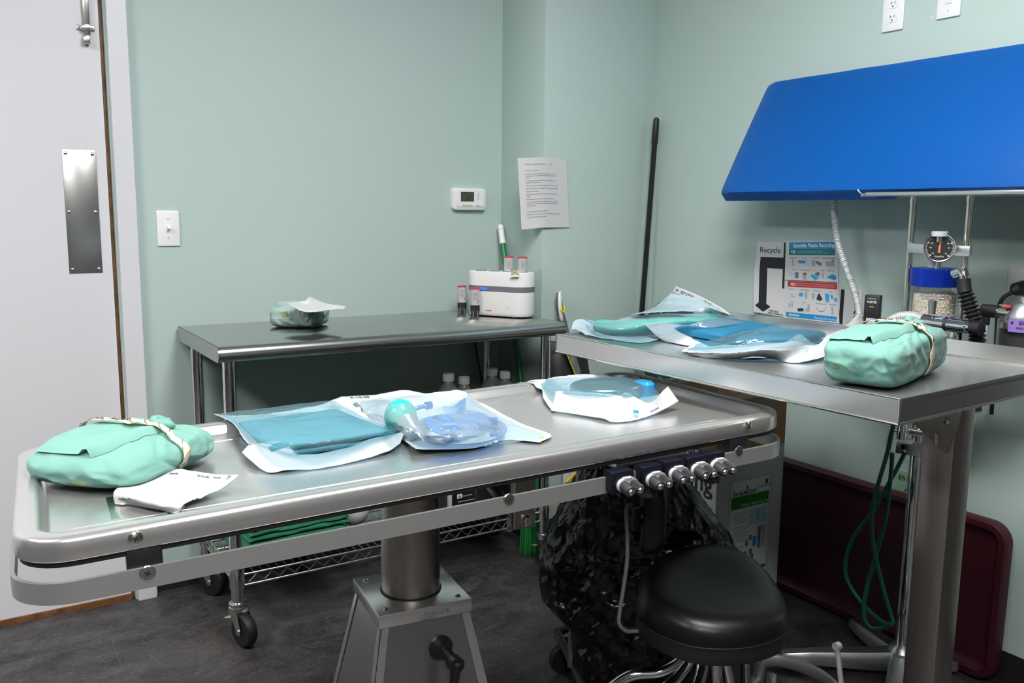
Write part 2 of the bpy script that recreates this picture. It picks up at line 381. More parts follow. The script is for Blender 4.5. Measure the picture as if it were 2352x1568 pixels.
wr = MB(); wr.box((XR+.06, -1.1, ZC/2), (.12, 2.2, ZC), 'wall'); wr.box((XR+.06, (YF-2.2)/2, ZC/2), (.12, -YF-2.2, ZC), 'wall_dark')
# scuffs and a chip in the paint by the switch plate
p = onX(2143, 37, XR-.0005)
wr.add([p+V((0, .007, -.004)), p+V((0, -.001, -.007)), p+V((0, -.008, .006)), p+V((0, -.001, .001)), p+V((0, .004, .000))], [(0,1,2,3,4)], 'white_paint')
struct(wr, 'wall_right', smooth=0)
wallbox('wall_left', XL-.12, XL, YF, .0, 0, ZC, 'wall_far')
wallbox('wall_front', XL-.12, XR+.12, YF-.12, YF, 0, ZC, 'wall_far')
def baseboard(name, a, b, n):
    a, b, n = V(a), V(b), V(n); d = (b-a).normalized(); L = (b-a).length
    mb = MB(); mb.prism([(0,0), (.012,0), (.007,.012), (.004,.09), (.003,.10), (0,.10)], a, n, EZ, d, L, 'base'); return struct(mb, name, smooth=20)
baseboard('baseboard_back', (.495, 0, 0), (XA, 0, 0), (0, -1, 0))
baseboard('baseboard_right', (XR, YF, 0), (XR, -BUMP, 0), (-1, 0, 0))
baseboard('baseboard_left', (XL, YF, 0), (XL, 0, 0), (1, 0, 0))
bc = MB()
bc.box((XA-.004, -BUMP/2, .05), (.008, BUMP, .1), 'base'); bc.box(((XA+XR)/2-.002, -BUMP-.004, .05), (XR-XA, .008, .1), 'base'); struct(bc, 'baseboard_chase', smooth=0)
# door with push plate and slide bolt
TXR = .489; TXL = .431
tr = MB()
tr.box(((TXL+TXR)/2, -.010, DZ/2+.03), (TXR-TXL, .022, DZ+.06), 'white_paint', bev=.002)
tr.box(((TXL+DX0)/2-.03, -.010, DZ+.03), (TXL-DX0+.06, .022, .06), 'white_paint'); tr.box((DX0-.03, -.010, DZ/2+.03), (.06, .022, DZ+.06), 'white_paint')
tr.box((TXL+.005, .04, DZ/2), (.012, .09, DZ), 'white_paint')
struct(tr, 'trim_1', smooth=0)
dr = MB(); dr.box(((DX0+.413)/2, .035, DZ/2+.008), (.413-DX0, .045, DZ-.016), 'white_paint')
door = struct(dr, 'door_1', smooth=0)
wd = MB(); wd.box((.4195, .034, DZ/2), (.009, .03, DZ), 'wood_edge'); wd.box(((DX0+.413)/2, .030, .010), (.413-DX0, .05, .020), 'wood_edge')
wd.build('weatherstrip', door, smooth=0)
DY = .0125
pp = MB(); a = onY(143, 342, DY); b = onY(234, 626, DY)
x0, x1, z0, z1 = (a.x+onY(157.5, 626, DY).x)/2, (b.x+onY(221, 345, DY).x)/2, b.z, a.z
pp.box(((x0+x1)/2, DY-.001, (z0+z1)/2), (x1-x0, .002, z1-z0), 'steel_dark', bev=.0006)
plate = pp.build('push_plate', door)
for zz in (z1-.012, (z0+z1)/2, z0+.012):
    for xx in (x0+.010, x1-.010):
        s = MB(); s.lathe([(.0055, 0), (.005, .0018), (.003, .003), (.0001, .0034)], 'zinc', (xx, DY-.002, zz), (EX, EZ, -EY), 14); s.box((xx, DY-.0052, zz), (.005, .0006, .001), 'ink'); s.build('screw', plate)
bt = MB(); q0 = onY(197, 0, DY); q1 = onY(198, 104, DY)
bt.box(((q0.x+q1.x)/2, DY-.010, (2.06+q1.z)/2+.012), (.018, .010, 2.06-q1.z-.03), 'zinc', bev=.001); bt.box((q1.x, DY-.014, q1.z+.014), (.019, .018, .024), 'zinc', bev=.002)
bolt = bt.build('slide_bolt', door)
bk = MB(); g = onY(196, 65, DY); bk.box((g.x, DY-.011, g.z), (.024, .022, .018), 'zinc', bev=.002); bk.box((g.x, DY-.0015, g.z), (.050, .003, .016), 'zinc', bev=.001)
for sx in (-.018, .018): bk.lathe([(.005, 0), (.0045, .002), (.0001, .003)], 'alu_matt', (g.x+sx, DY-.003, g.z), (EX, EZ, -EY), 12); bk.box((g.x+sx, DY-.0062, g.z), (.0012, .0006, .006), 'ink'); bk.box((g.x+sx, DY-.0062, g.z), (.006, .0006, .0012), 'ink')
bk.build('bolt_guide', bolt)
# ceiling troffers
for i, (lx, ly) in enumerate(LIGHTS):
    t = thing('ceiling_light', (lx, ly, ZC-.02), ('recessed white ceiling troffer over the door side', 'recessed white ceiling troffer over the tilting table', 'recessed white ceiling troffer farthest from the back wall')[i], 'ceiling light', 'ceiling troffers')
    f = MB()
    for dx, dy, w, h in ((.3, 0, .03, 1.23), (-.3, 0, .03, 1.23), (0, .6, .57, .03), (0, -.6, .57, .03)): f.box((lx+dx, ly+dy, ZC-.011), (w, h, .022), 'white')
    f.build('frame', t, smooth=0)
    d = MB(); d.box((lx, ly, ZC-.008), (.57, 1.17, .006), 'diffuser'); d.build('diffuser', t, smooth=0)
# ------------------------------------------------------------------ on the back wall
def wall_plate(name, c, X, Y, label, cat, w=.070, h=.1143):
    Z = X.cross(Y); t = thing(name, c, label, cat); p = MB(); p.box(c+Z*.003, (w, h, .006), 'white_g', (X, Y, Z), bev=.0025, seg=3); p.build('plate', t); return t, Z
c = onY(386, 524.5, 0); t, Z = wall_plate('light_switch', c, EX, EZ, 'white toggle light switch beside the white door frame', 'light switch')
s = MB(); s.box(c+Z*.0065, (.011, .025, .002), 'white', (EX, EZ, Z)); s.box(c+Z*.0135+EZ*.002, (.008, .013, .017), 'white_g', (EX, (EZ+Z*-.45).normalized(), (Z+EZ*.45).normalized()), bev=.0015); s.build('toggle', t)
for dz in (.03, -.03): s = MB(); s.lathe([(.003, 0), (.0025, .001), (.0001, .0014)], 'grey_lt', c+Z*.006+EZ*dz, (EX, EZ, Z), 10); s.build('screw', t)
# thermostat
a, b = onY(1035, 432, 0), onY(1110, 482, 0); c = (a+b)/2; w, h = b.x-a.x, a.z-b.z
t = thing('thermostat', c, 'white digital wall thermostat showing 65 above the battery charger', 'thermostat'); Z = -EY
m = MB(); pts = rrect(w, h, .012, 5, -w/2, -h/2)
pts = [(x, y*(1+.10*(1-(2*x/w)**2))) for x, y in pts]
m.loft([[c+EX*x*k+EZ*y*k+Z*d for x, y in pts] for k, d in ((1,0), (1,.016), (.975,.021), (.90,.0235))], 'white')
m.loft([[c+EX*x*k+EZ*y*k*.96+EZ*.003+Z*d for x, y in pts] for k, d in ((.80,.0232), (.78,.0255))], 'white_g', cap0=False); m.build('body', t)
m = MB(); sc = c+EX*(-.013)+EZ*.009; m.box(sc+Z*.0255, (.058, .036, .002), 'grey_dk', (EX, EZ, Z)); m.box(sc+Z*.0266, (.054, .032, .0012), 'screen', (EX, EZ, Z))
m.text('65', .019, sc+Z*.0273+V((-.008, 0, -.008)), EX, EZ, 'ink'); m.text('65', .009, sc+Z*.0273+V((.012, 0, .002)), EX, EZ, 'ink'); m.text('4:10', .006, sc+Z*.0273+V((-.025, 0, .008)), EX, EZ, 'ink'); m.plate(sc+Z*.0273+V((-.024, 0, -.011)), EX, EZ, .048, .0008, 'ink')
m.build('screen', t)
for k in range(3): m = MB(); m.box(c+EX*(-.030+.0165*k)-EZ*.024+Z*.026, (.013, .0055, .003), 'beige_btn', (EX, EZ, Z), bev=.001); m.build('button', t)
for k in range(2): m = MB(); m.box(c+EX*.034+EZ*(.016-.012*k)+Z*.026, (.006, .010, .003), 'beige_btn', (EX, EZ, Z), bev=.001); m.build('button', t)
m = MB(); m.text('purl', .010, c+EX*.024-EZ*.027+Z*.0262, EX, EZ, 'crimson', shear=.3); m.plate(c+EX*.030-EZ*.0285+Z*.0262, EX, EZ, .03, .0008, 'pr_blue'); m.build('maker_mark', t)
# battery charging notice, taped across the outer corner of the chase
yr = -BUMP-.004
TL, BL = onY(1188.5, 363, yr+.022), onY(1198, 527, yr+.022); TM, BM = onY(1249, 361.5, yr-.006), onY(1247.5, 522.5, yr-.006); TR, BR = onY(1300, 366, yr), onY(1307.5, 522, yr)
rows = [[TL, (TL+TM)/2+V((0, -.004, .0)), TM, (TM+TR)/2, TR], [(TL+BL)/2, (TL+TM+BL+BM)/4+V((0, -.004, 0)), (TM+BM)/2, (TM+TR+BM+BR)/4, (TR+BR)/2], [BL, (BL+BM)/2+V((0, -.002, 0)), BM, (BM+BR)/2, BR]]
g = surf(rows, 5, 6); m = MB(); m.grid(g, 'paper')
def on_sheet(g, u, v):
    nv, nu = len(g)-1, len(g[0])-1; x = min(max(u*nu, 0), nu-1e-6); y = min(max(v*nv, 0), nv-1e-6); i, j = int(y), int(x); fx, fy = x-j, y-i
    return (g[i][j]*(1-fx)+g[i][j+1]*fx)*(1-fy)+(g[i+1][j]*(1-fx)+g[i+1][j+1]*fx)*fy
def sheet_text(mb, g, t, size, u, v, W, H, m='ink', lift=.0009, sx=1.0, flip=1, bold=0.0, rot=0.0):
    """lay lettering along a curved sheet: u, v the start of the base line as fractions, W, H its real size"""
    tm = MB(); tm.text(t, size, (0,0,0), EX, EY, m, lift=0, sx=sx, bold=bold); c_, s_ = math.cos(rot), math.sin(rot)
    tm.v = [V((p.x*c_-p.y*s_, p.x*s_+p.y*c_, 0)) for p in tm.v]
    e = .01; out = []
    for p in tm.v:
        uu, vv = u+p.x/W, v-p.y/H; q = on_sheet(g, uu, vv); du = on_sheet(g, min(uu+e,1), vv)-on_sheet(g, max(uu-e,0), vv); dv = on_sheet(g, uu, min(vv+e,1))-on_sheet(g, uu, max(vv-e,0))
        n = dv.cross(du); n.normalize(); out.append(q+n*lift*flip)
    mb.add(out, tm.f, m)
lines = [(.10, 'BATTERY CHARGING PROTOCOL            1/1/25', 1), (.185, 'Two points to remember:', 0), (.235, 'Every time you take the battery in and out of the charger it is', 0), (.262, 'registered in the internal memory and effects the life of the', 0), (.289, 'battery.', 0), (.33, 'It is recommended that the batteries do not remain in the', 0), (.357, 'charger for extended periods.', 0), (.40, 'With these two facts in mind, we are going to do the following:', 0), (.44, 'AM F in am decide how many batteries are needed for the day.', 0), (.48, 'Place them in the charger.', 0), (.52, 'Use the batteries as normal but do not put them back in the', 0), (.547, 'charger.', 0), (.59, 'EOD used batteries should remain out of the charger.', 0), (.63, 'If not all of the batteries put into the charger that morning are', 0), (.657, 'used, AND we will need batteries the next day, leave them in', 0), (.684, 'charger overnight.', 0), (.765, 'Batteries will charge in less than 30 minutes.', 0), (.805, 'Fridays all batteries should be removed at EOD for the weekend.', 0), (.845, 'Thank you for following these guidelines!', 0)]
for v, tx, hd in lines: sheet_text(m, g, tx, .0062, .13, v, .205, .256, 'ink_grey', sx=.86)
tag(m.build('paper_notice', smooth=60), 'white typed battery notice taped to the wall corner above the charger', 'paper notice')
# ------------------------------------------------------------------ right wall: outlet, switch plate, posters
RX, RY = -EY, EZ
def recept(t, c, Z):
    m = MB(); n = 20
    pts = [(.0165*math.cos(2*math.pi*i/n), max(-.0125, min(.0125, .0165*math.sin(2*math.pi*i/n)))) for i in range(n)]
    m.prism(pts, c, RX, RY, Z, .0075, 'white_g', .004)
    for q in ((-.0062, .0035, .0016, .008), (.0062, .0035, .0016, .0065)): m.box(c+RX*q[0]+RY*q[1]+Z*.0077, (q[2], q[3], .0006), 'ink', (RX, RY, Z))
    m.box(c-RX*.0042+RY*.0035+Z*.0077, (.004, .0014, .0006), 'ink', (RX, RY, Z)); m.lathe([(.0024, 0), (.0024, .0006)], 'ink', c-RY*.0065+Z*.0074, (RX, RY, Z), 10)
    m.build('receptacle', t)
b0, b1 = onX(2025.5, 78, XR), onX(2076, 65.5, XR); c = V((XR, (b0.y+b1.y)/2, (b0.z+b1.z)/2+.0571))
t, Z = wall_plate('wall_outlet', c, RX, RY, 'white duplex wall outlet high above the blue pad', 'wall outlet', h=.114)
recept(t, c+EZ*.0195, Z); recept(t, c-EZ*.0195, Z)
b0, b1 = onX(2152.5, 47, XR), onX(2206, 35, XR); c = V((XR, (b0.y+b1.y)/2, (b0.z+b1.z)/2+.0571))
t, Z = wall_plate('blank_plate', c, RX, RY, 'white wall plate with rocker right of the high outlet', 'wall plate')
m = MB(); m.box(c+Z*.0067+EZ*.003, (.022, .045, .002), 'white', (RX, RY, Z), bev=.0006); m.build('rocker', t); m = MB(); m.lathe([(.003, 0), (.0001, .0014)], 'grey_lt', c+Z*.006-EZ*.038, (RX, RY, Z), 10); m.build('screw', t)
# posters
PX = XR-.0015
def wq(x, y, X=PX): return onX(x, y, X)
m = MB(); a, b, c_, d = wq(1741, 555, PX-.004), wq(1806, 555), wq(1800, 728), wq(1731, 716, PX-.012)
g = surf([[a, (a+b)/2, b], [(a+d)/2+V((-.004, .006, 0)), (a+b+c_+d)/4, (b+c_)/2], [d, (c_+d)/2, c_]], 4, 4)
m.grid(g, 'card_white')
LW, LH = .122, .255
sheet_text(m, g, 'Recycle', .0285, .10, .15, LW, LH, 'marker', bold=-.0)
def sheet_poly(mb, g, pts, m_, lift=.0008):
    mb.add([on_sheet(g, u, v)-EX*lift for u, v in pts], [tuple(range(len(pts)))], m_)
sheet_poly(m, g, [(.16, .21), (1, .21), (1, .36), (.40, .36), (.40, .38), (.16, .38)], 'marker'); sheet_poly(m, g, [(.16, .38), (.40, .38), (.42, .86), (.17, .86)], 'marker')
sheet_poly(m, g, [(.05, .90), (.17, .855), (.42, .855), (.56, .89), (.32, .975)], 'marker'); sheet_poly(m, g, [(.93, .01), (.995, .01), (.995, .62), (.92, .62)], 'marker', .0012)
sheet_text(m, g, 'TAPE BOX', .0085, .50, .955, LW, LH, 'marker', bold=.0002); sheet_text(m, g, 'AWAY WHEN FULL', .0075, .48, .985, LW, LH, 'marker', bold=.0002)
tag(m.build('hand_lettered_sign', smooth=60), 'white sheet reading Recycle with a thick hand-drawn black arrow', 'sign')
def flat_poster(name, corners, PW, PH, paint, label, X=PX):
    a, b, c_, d = corners; g = [[a, b], [d, c_]]; g = surf([[a, (a+b)/2, b], [(a+d)/2, (a+b+c_+d)/4, (b+c_)/2], [d, (c_+d)/2, c_]], 2, 2)
    m = MB(); m.grid(g, 'card_white')
    def P(u, v, w, h, mt, l=.0006): sheet_poly(m, g, [(u, v), (u+w, v), (u+w, v+h), (u, v+h)], mt, l)
    def T(t_, s, u, v, mt='ink', bold=0.0, sx=1.0): sheet_text(m, g, t_, s, u, v, PW, PH, mt, bold=bold, sx=sx)
    def G(pts, mt): sheet_poly(m, g, pts, mt, .0009)
    paint(P, T, G); return tag(m.build(name, smooth=0), label, 'poster')
def paint_recycle(P, T, G):
    P(.08, .02, .88, .088, 'pr_blue'); P(.08, .108, .88, .074, 'pr_teal'); T('Specialty Plastic Recycling', .0172, .17, .083, 'white', .0003, .92)
    T('YES', .0125, .12, .160, 'white', .0003); T('Ensure all items and plastic empty and free from', .0052, .25, .138, 'pr_pale'); T('biohazardous contaminants. Loosely rinse them - it is okay!', .0052, .25, .158, 'pr_pale')
    for i, (t_, u) in enumerate((('Irrigation bottles', .09), ('Rigid trays', .33), ('Plastic bags', .55), ('Flexible plastic packaging', .72))): T(t_, .0052, u, .222)
    P(.145, .235, .03, .085, 'pr_grey'); P(.15, .225, .015, .02, 'pr_pale'); P(.27, .25, .13, .035, 'pr_blue'); P(.41, .235, .055, .085, 'pr_pale'); P(.52, .24, .07, .08, 'pr_grey'); G([(.60, .26), (.63, .25), (.71, .28), (.70, .31), (.66, .31), (.60, .28)], 'ink_grey'); P(.79, .255, .15, .06, 'pr_grey'); P(.90, .235, .03, .08, 'ink_grey')
    for i, (t_, u) in enumerate((('Pouches', .15), ('Tip seal packaging', .31), ('Gowns', .53), ('IV bags', .68), ('Blue wrap', .82))): T(t_, .0052, u, .375)
    G([(.09, .42), (.15, .39), (.20, .43), (.14, .47)], 'pr_pale'); P(.21, .40, .065, .075, 'ink_grey'); P(.36, .40, .07, .09, 'pr_grey'); P(.37, .41, .05, .02, 'pr_red'); G([(.50, .44), (.53, .42), (.66, .45), (.60, .50)], 'pr_sky'); G([(.58, .42), (.61, .39), (.67, .39), (.68, .42), (.64, .44)], 'ink_grey'); P(.71, .40, .04, .06, 'pr_grey'); G([(.80, .45), (.90, .41), (.95, .42), (.98, .46), (.93, .48)], 'pr_blue')
    P(-.02, .505, 1.0, .008, 'marker'); P(.07, .517, .91, .072, 'pr_red'); T('NO', .0125, .13, .572, 'white', .0003); T("Don't include biohazardous waste, body waste, used medical devices,", .0052, .24, .548, 'pr_pale'); T('PPE, used medication, paper or sharps. When in doubt, throw it out!', .0052, .24, .572, 'pr_pale')
    for t_, u in (('Swabs, etc', .09), ('Tubing, catheters', .31), ('Gloves, foils', .57), ('PPE', .85)): T(t_, .0052, u, .628)
    for k in range(3): G([(.10+k*.03, .66+k*.01), (.17+k*.02, .72), (.165+k*.02, .725)], 'ink_grey')
    G([(.27, .69), (.32, .655), (.37, .66), (.37, .70), (.33, .71)], 'pr_sky'); P(.40, .645, .045, .085, 'pr_grey'); P(.53, .65, .05, .08, 'pr_grey'); G([(.61, .73), (.63, .68), (.66, .645), (.72, .72), (.68, .745)], 'ink'); G([(.76, .66), (.80, .645), (.84, .66), (.83, .75), (.78, .75)], 'pr_sky'); G([(.86, .66), (.90, .66), (.91, .70), (.87, .71)], 'pr_sky'); G([(.92, .70), (.97, .69), (.98, .73), (.93, .74)], 'pr_sky')
    for t_, u in (('Glass', .13), ('Paper', .37), ('Silicone materials', .61), ('PET bottles', .84)): T(t_, .0052, u, .785)
    P(.10, .80, .03, .055, 'pr_grey'); P(.15, .80, .03, .055, 'pr_grey'); P(.32, .795, .08, .04, 'pr_pale'); G([(.26, .865), (.37, .85), (.38, .89), (.28, .90)], 'ink'); P(.41, .85, .08, .04, 'pr_grey'); P(.45, .80, .04, .05, 'pr_grey')
    for k in range(8):
        a0 = math.pi*k/8; a1 = math.pi*(k+1)/8; G([(.69-.08*math.cos(a0), .82+.05*math.sin(a0)), (.69-.08*math.cos(a1), .82+.05*math.sin(a1)), (.69-.086*math.cos(a1), .82+.056*math.sin(a1)), (.69-.086*math.cos(a0), .82+.056*math.sin(a0))], 'ink_grey')
    P(.87, .80, .035, .10, 'pr_grey'); P(.05, .92, .91, .062, 'pr_blue'); T('BluePearl', .0105, .11, .965, 'white', .0002); T('Thank you for recycling!', .0088, .56, .970, 'white')
flat_poster('recycling_poster', (wq(1804, 553, PX-.001), wq(1923, 551, PX-.001), wq(1928, 743, PX-.001), wq(1799, 729, PX-.001)), .21, .258, paint_recycle, 'printed recycling poster with blue, green and red bands on the right wall')
def paint_trash(P, T, G):
    P(.04, .0, .17, .98, 'marker')
    for i, ch in enumerate('TRASH'): T(ch, .026, .66, .20+.2*i, 'marker', .0006)
flat_poster('trash_sign', (wq(1930, 664), wq(1981, 665, PX-.003), wq(1977, 765), wq(1924, 742)), .085, .13, paint_trash, 'white sheet with a black bar and stacked letters behind the clear hose')
g0 = [wq(2060, 1071), wq(2092, 1075), wq(2086, 1136), wq(2047, 1129)]
def paint_label(P, T, G):
    P(.02, .03, 2.0, .94, 'label_green'); T('Blue', .021, .42, .30, 'ink'); T('Ac', .021, .62, .66, 'ink')
a = wq(2053, 1072); w_, h_ = .15, .095
lab = flat_poster('wall_label', (a, a+RX*w_, a+RX*w_-EZ*h_, a-EZ*h_), .075, h_, lambda P, T, G: (P(.02, .06, .96, .86, 'label_green'), T('Blue Pearl', .024, .11, .36, 'ink'), T('Acct', .024, .26, .70, 'ink')), 'pale green printed label low on the wall behind the chrome pole')
# ------------------------------------------------------------------ steel worktable against the back wall
WX0, WX1, WYB, WYF, WZ = .597, 1.795, -.012, -.545, .918
PX0, PX1, PYF, PYB = .640, 1.754, -.480, -.070
t = thing('worktable', ((WX0+WX1)/2, (WYB+WYF)/2, 0), 'stainless steel worktable on castors against the green back wall', 'worktable')
prof = [(WYB-.004, WZ), (WYF+.016, WZ)]
for i in range(1, 10):
    a = math.pi*i/10; prof.append((WYF+.022-.024*math.sin(a), WZ-.023+.023*math.cos(a)))
prof += [(WYF+.02, WZ-.046), (WYF+.03, WZ-.046), (WYF+.03, WZ-.040), (WYF+.022, WZ-.040), (WYF+.022, WZ-.006), (WYB-.03, WZ-.006), (WYB-.03, WZ-.046), (WYB-.012, WZ-.046), (WYB-.002, WZ-.034), (WYB, WZ-.012)]
m = MB(); m.prism(prof, (WX0, 0, 0), EY, EZ, EX, WX1-WX0, 'steel_top')
ends = MB()
for x in (WX0, WX1-.0015): m.prism(prof[:12]+[(WYB-.012, WZ-.046), (WYB-.002, WZ-.034), (WYB, WZ-.012)], (x-.0008, 0, 0), EY, EZ, EX, .003, 'steel_dark')
m.build('worktop', t, smooth=40)
def post_prof(z0, z1, r):
    p = [(r-.001, z0), (r, z0+.001)]; z = z1-.03
    zs = []
    while z > z0+.02: zs.append(z); z -= .0508
    for z in reversed(zs): p += [(r, z-.0016), (r-.0016, z-.0008), (r-.0016, z+.0008), (r, z+.0016)]
    return p+[(r, z1)]
for k, (x, y) in enumerate(((PX0, PYF), (PX0, PYB), (PX1, PYF), (PX1, PYB))):
    m = MB(); m.lathe(post_prof(.128, WZ-.04, .0185), 'chrome', (x, y, 0), n=26); m.build('post', t)
    m = MB(); m.lathe([(.0215, .175), (.0225, .18), (.0225, .236), (.0215, .24)], 'chrome', (x, y, 0), n=26); m.lathe([(.0205, .24), (.0205, .25)], 'black', (x, y, 0), n=20); m.build('shelf_collar', t)
    # castor
    d = (V((.30, -.95, 0)), V((.55, -.8, 0)), V((-.06, -1, 0)), V((.3, -.95, 0)))[k]; d.normalize(); s_ = V((-d.y, d.x, 0)); wc = V((x, y, .051))+d*.030
    m = MB(); m.lathe([(.024, .112), (.027, .114), (.027, .119), (.024, .121), (.024, .123), (.027, .125), (.027, .131), (.022, .134)], 'zinc', (x, y, 0), n=24)
    for sg in (-1, 1):
        o = V((x, y, 0))+s_*(sg*.019)
        m.prism([(-.022, .112), (.024, .112), (.040, .062), (.040, .042), (.024, .040), (.014, .060), (-.016, .100)], o, d, EZ, s_*sg, .0025, 'zinc')
        m.lathe([(.0075, 0), (.007, .004), (.0001, .005)], 'zinc', wc+s_*(sg*.0215), (d, EZ, s_*sg), 12)
    cs = m.build('castor_fork', t)
    m = MB(); m.lathe([(.012, -.0155), (.046, -.0155), (.050, -.010), (.051, 0), (.050, .010), (.046, .0155), (.012, .0155)], 'rubber', wc, (d, EZ, s_), 30); m.build('wheel', cs)
    m = MB(); q = wc-d*.035+EZ*.0-s_*.0; m.box(V((x, y, .07))-d*.045, (.038, .022, .003), 'white_g', ((d+EZ*.35).normalized(), s_, (EZ-d*.35).normalized()), bev=.001); m.build('brake_tab', cs)
SZ = .213
m = MB(); r = .0030
def wire(pts, rr=r): m.tube(pts, rr, 'zinc', 6)
x0, x1, y0, y1 = PX0, PX1, PYF, PYB
for y in (y0, y1):
    wire([(x0+.02, y, SZ), (x1-.02, y, SZ)], .0036); wire([(x0+.02, y, SZ-.034), (x1-.02, y, SZ-.034)], .0036)
    pts = []; n = 22
    for i in range(n*2+1): pts.append((x0+.035+(x1-x0-.07)*i/(2*n), y, SZ-.006 if i % 2 else SZ-.028))
    wire(pts, .0026)
for x in (x0, x1):
    wire([(x, y0+.02, SZ), (x, y1-.02, SZ)], .0036); wire([(x, y0+.02, SZ-.034), (x, y1-.02, SZ-.034)], .0036)
    pts = [(x, y0+.03+(y1-y0-.06)*i/14, SZ-.006 if i % 2 else SZ-.028) for i in range(15)]; wire(pts, .0026)
for i in range(1, 44): x = x0+(x1-x0)*i/44; wire([(x, y0, SZ+.003), (x, y1, SZ+.003)], .0018)
for i in range(1, 5): y = y0+(y1-y0)*i/5; wire([(x0, y, SZ-.001), (x1, y, SZ-.001)], .003)
wire([(x0, y0+.012, SZ+.012), (x1, y0+.012, SZ+.012)], .0026) if False else None
m.build('wire_shelf', t, smooth=60)
ZS = SZ+.005
# battery charger: capsule-shaped body on the right end of the worktop
fl, fr = V((1.60, -.235, 0)), V((1.755, -.405, 0))
cu_o = V((1.6755, -.300, WZ)); ax = V((.60, -.80, 0)).normalized()
P0 = onZ(1092, 700, WZ); P1 = onZ(1225, 731, WZ)
ax = V((.52, -.854, 0)).normalized(); ay = V((-ax.y, ax.x, 0)); L, Wd = .262, .112
cc = V((1.700, -.262, WZ))
t = thing('battery_charger', cc, 'white capsule-shaped battery charger with grey band on the worktable', 'battery charger')
def cap(k, z, d=0.0):
    out = []; rr = Wd/2*k; hl = (L-Wd)/2
    for i in range(17): a = -math.pi/2+math.pi*i/16; out.append(cc+ax*(hl+rr*math.cos(a))+ay*(rr*math.sin(a))+EZ*z)
    for i in range(17): a = math.pi/2+math.pi*i/16; out.append(cc+ax*(-hl+rr*math.cos(a))+ay*(rr*math.sin(a))+EZ*z)
    return out
m = MB(); m.loft([cap(.93, .006), cap(.97, .010), cap(1, .018), cap(1, .095)], 'white'); m.loft([cap(1, .115), cap(1.0, .158), cap(.97, .165), cap(.90, .167)], 'white'); m.build('body', t, smooth=40)
m = MB(); m.loft([cap(1.003, .095), cap(1.003, .115)], 'grey', cap0=False, cap1=False); fn = -ay; o = cc+fn*(Wd/2*1.003)
m.text('xxxx', .016, o+ax*(-.062)+EZ*.101, ax, EZ, 'led_blue', bold=.0008); m.build('band', t)
for k in range(4):
    m = MB(); q = cc+ax*(-.085+.057*k); m.lathe([(.021, .1665), (.021, .1678), (.018, .1682), (.0178, .160), (.0001, .1595)], 'grey_dk', q, n=24, close=False); m.build('charging_bay', t)
for k, (u, led) in enumerate(((-.052, None), (.0, 'led_red'), (.052, 'led_red'))):
    m = MB(); q = cc+fn*(Wd/2)+ax*u+EZ*.060
    for dx, dz, w, h in ((-.0045, 0, .001, .019), (.0045, 0, .001, .019), (0, .0095, .010, .001), (0, -.0095, .010, .001), (0, .0115, .004, .003)): m.box(q+ax*dx+EZ*dz+fn*.0004, (w, .0006, h), 'led_green' if led else 'grey_lt', (ax, fn, EZ))
    if led: m.lathe([(.0052, 0), (.004, .001), (.0001, .0012)], led, q-EZ*.0225, (ax, EZ, fn), 14)
    m.build('charge_light', t)
m = MB(); m.text('stryker', .0085, cc+fn*(Wd/2)+ax*(-.036)+EZ*.022, ax, EZ, 'ink', bold=.0002, shear=.1); m.build('maker_mark', t)
for u, w in ((-.07, -.03), (-.07, .03), (.07, -.03), (.07, .03)): m = MB(); m.lathe([(.008, 0), (.009, .008)], 'white', cc+ax*u+ay*w, n=14); m.build('foot', t)
def battery(c, base, label, zb):
    t = thing('battery_pack', c+EZ*zb, label, 'battery', 'silver battery packs'); c = c+EZ*zb; m = MB(); X, Y = V((.9, -.43, 0)), V((.43, .9, 0))
    if base:
        m.loft([[c+X*x*k+Y*y*k+EZ*z for x, y in rrect(.034, .034, .008, 5, -.017, -.017)] for k, z in ((.80, 0), (.84, .014), (.84, .016), (1, .022), (1, .044))], 'black')
        for sx in (-1, 1): m.box(c+X*(sx*.008)-Y*.0145+EZ*.012, (.004, .006, .022), 'grey', (X, Y, EZ))
        m.build('connector', t); z0 = .044
    else: z0 = 0
    m = MB(); m.loft([[c+X*x+Y*y+EZ*z for x, y in rrect(.034, .034, .010, 5, -.017, -.017)] for z in (z0, z0+.058)], 'silver')
    for k in range(6): m.plate(c-Y*.0172+X*(-.008)+EZ*(z0+.045-.005*k), X, EZ, .012+.003*(k % 2), .0013, 'ink_grey', .0003)
    m.text('EXIT', .007, c-Y*.0172-X*.008+EZ*(z0+.049), X, EZ, 'ink_grey') if False else None
    m.box(c-Y*.0173+X*.010+EZ*(z0+.014), (.0016, .0006, .010), 'ink', (X, Y, EZ)); m.build('can', t)
    m = MB(); m.loft([[c+X*x*k+Y*y*k+EZ*z for x, y in rrect(.034, .034, .010, 5, -.017, -.017)] for k, z in ((1.01, z0+.058), (1.01, z0+.062), (.9, z0+.063))], 'crimson'); m.build('end_cap', t)
b0 = onZ(1061, 720, WZ); b1 = onZ(1091, 727, WZ)
battery(b0, True, 'silver battery with black base, left of the two standing on the worktop', 0)
battery(b1, True, 'silver battery with black base beside the charger, right of the standing two', 0)
battery(cc+ax*(.029), False, 'silver battery docked in the charger, left of the two', .160)
battery(cc+ax*(.086), False, 'silver battery docked in the charger, right of the two', .160)
q = onP(1183, 630, cc+fn*(Wd/2+.004), fn); m = MB(); g = surf([[q-ax*.018+EZ*.012, q+EZ*.014, q+ax*.016+EZ*.014], [q-ax*.017+fn*.001, q+fn*.001, q+ax*.017+fn*.001], [q-ax*.018-EZ*.012+fn*.006, q-EZ*.009+fn*.008, q+ax*.018-EZ*.008+fn*.006]], 5, 5); m.grid(g, 'note')
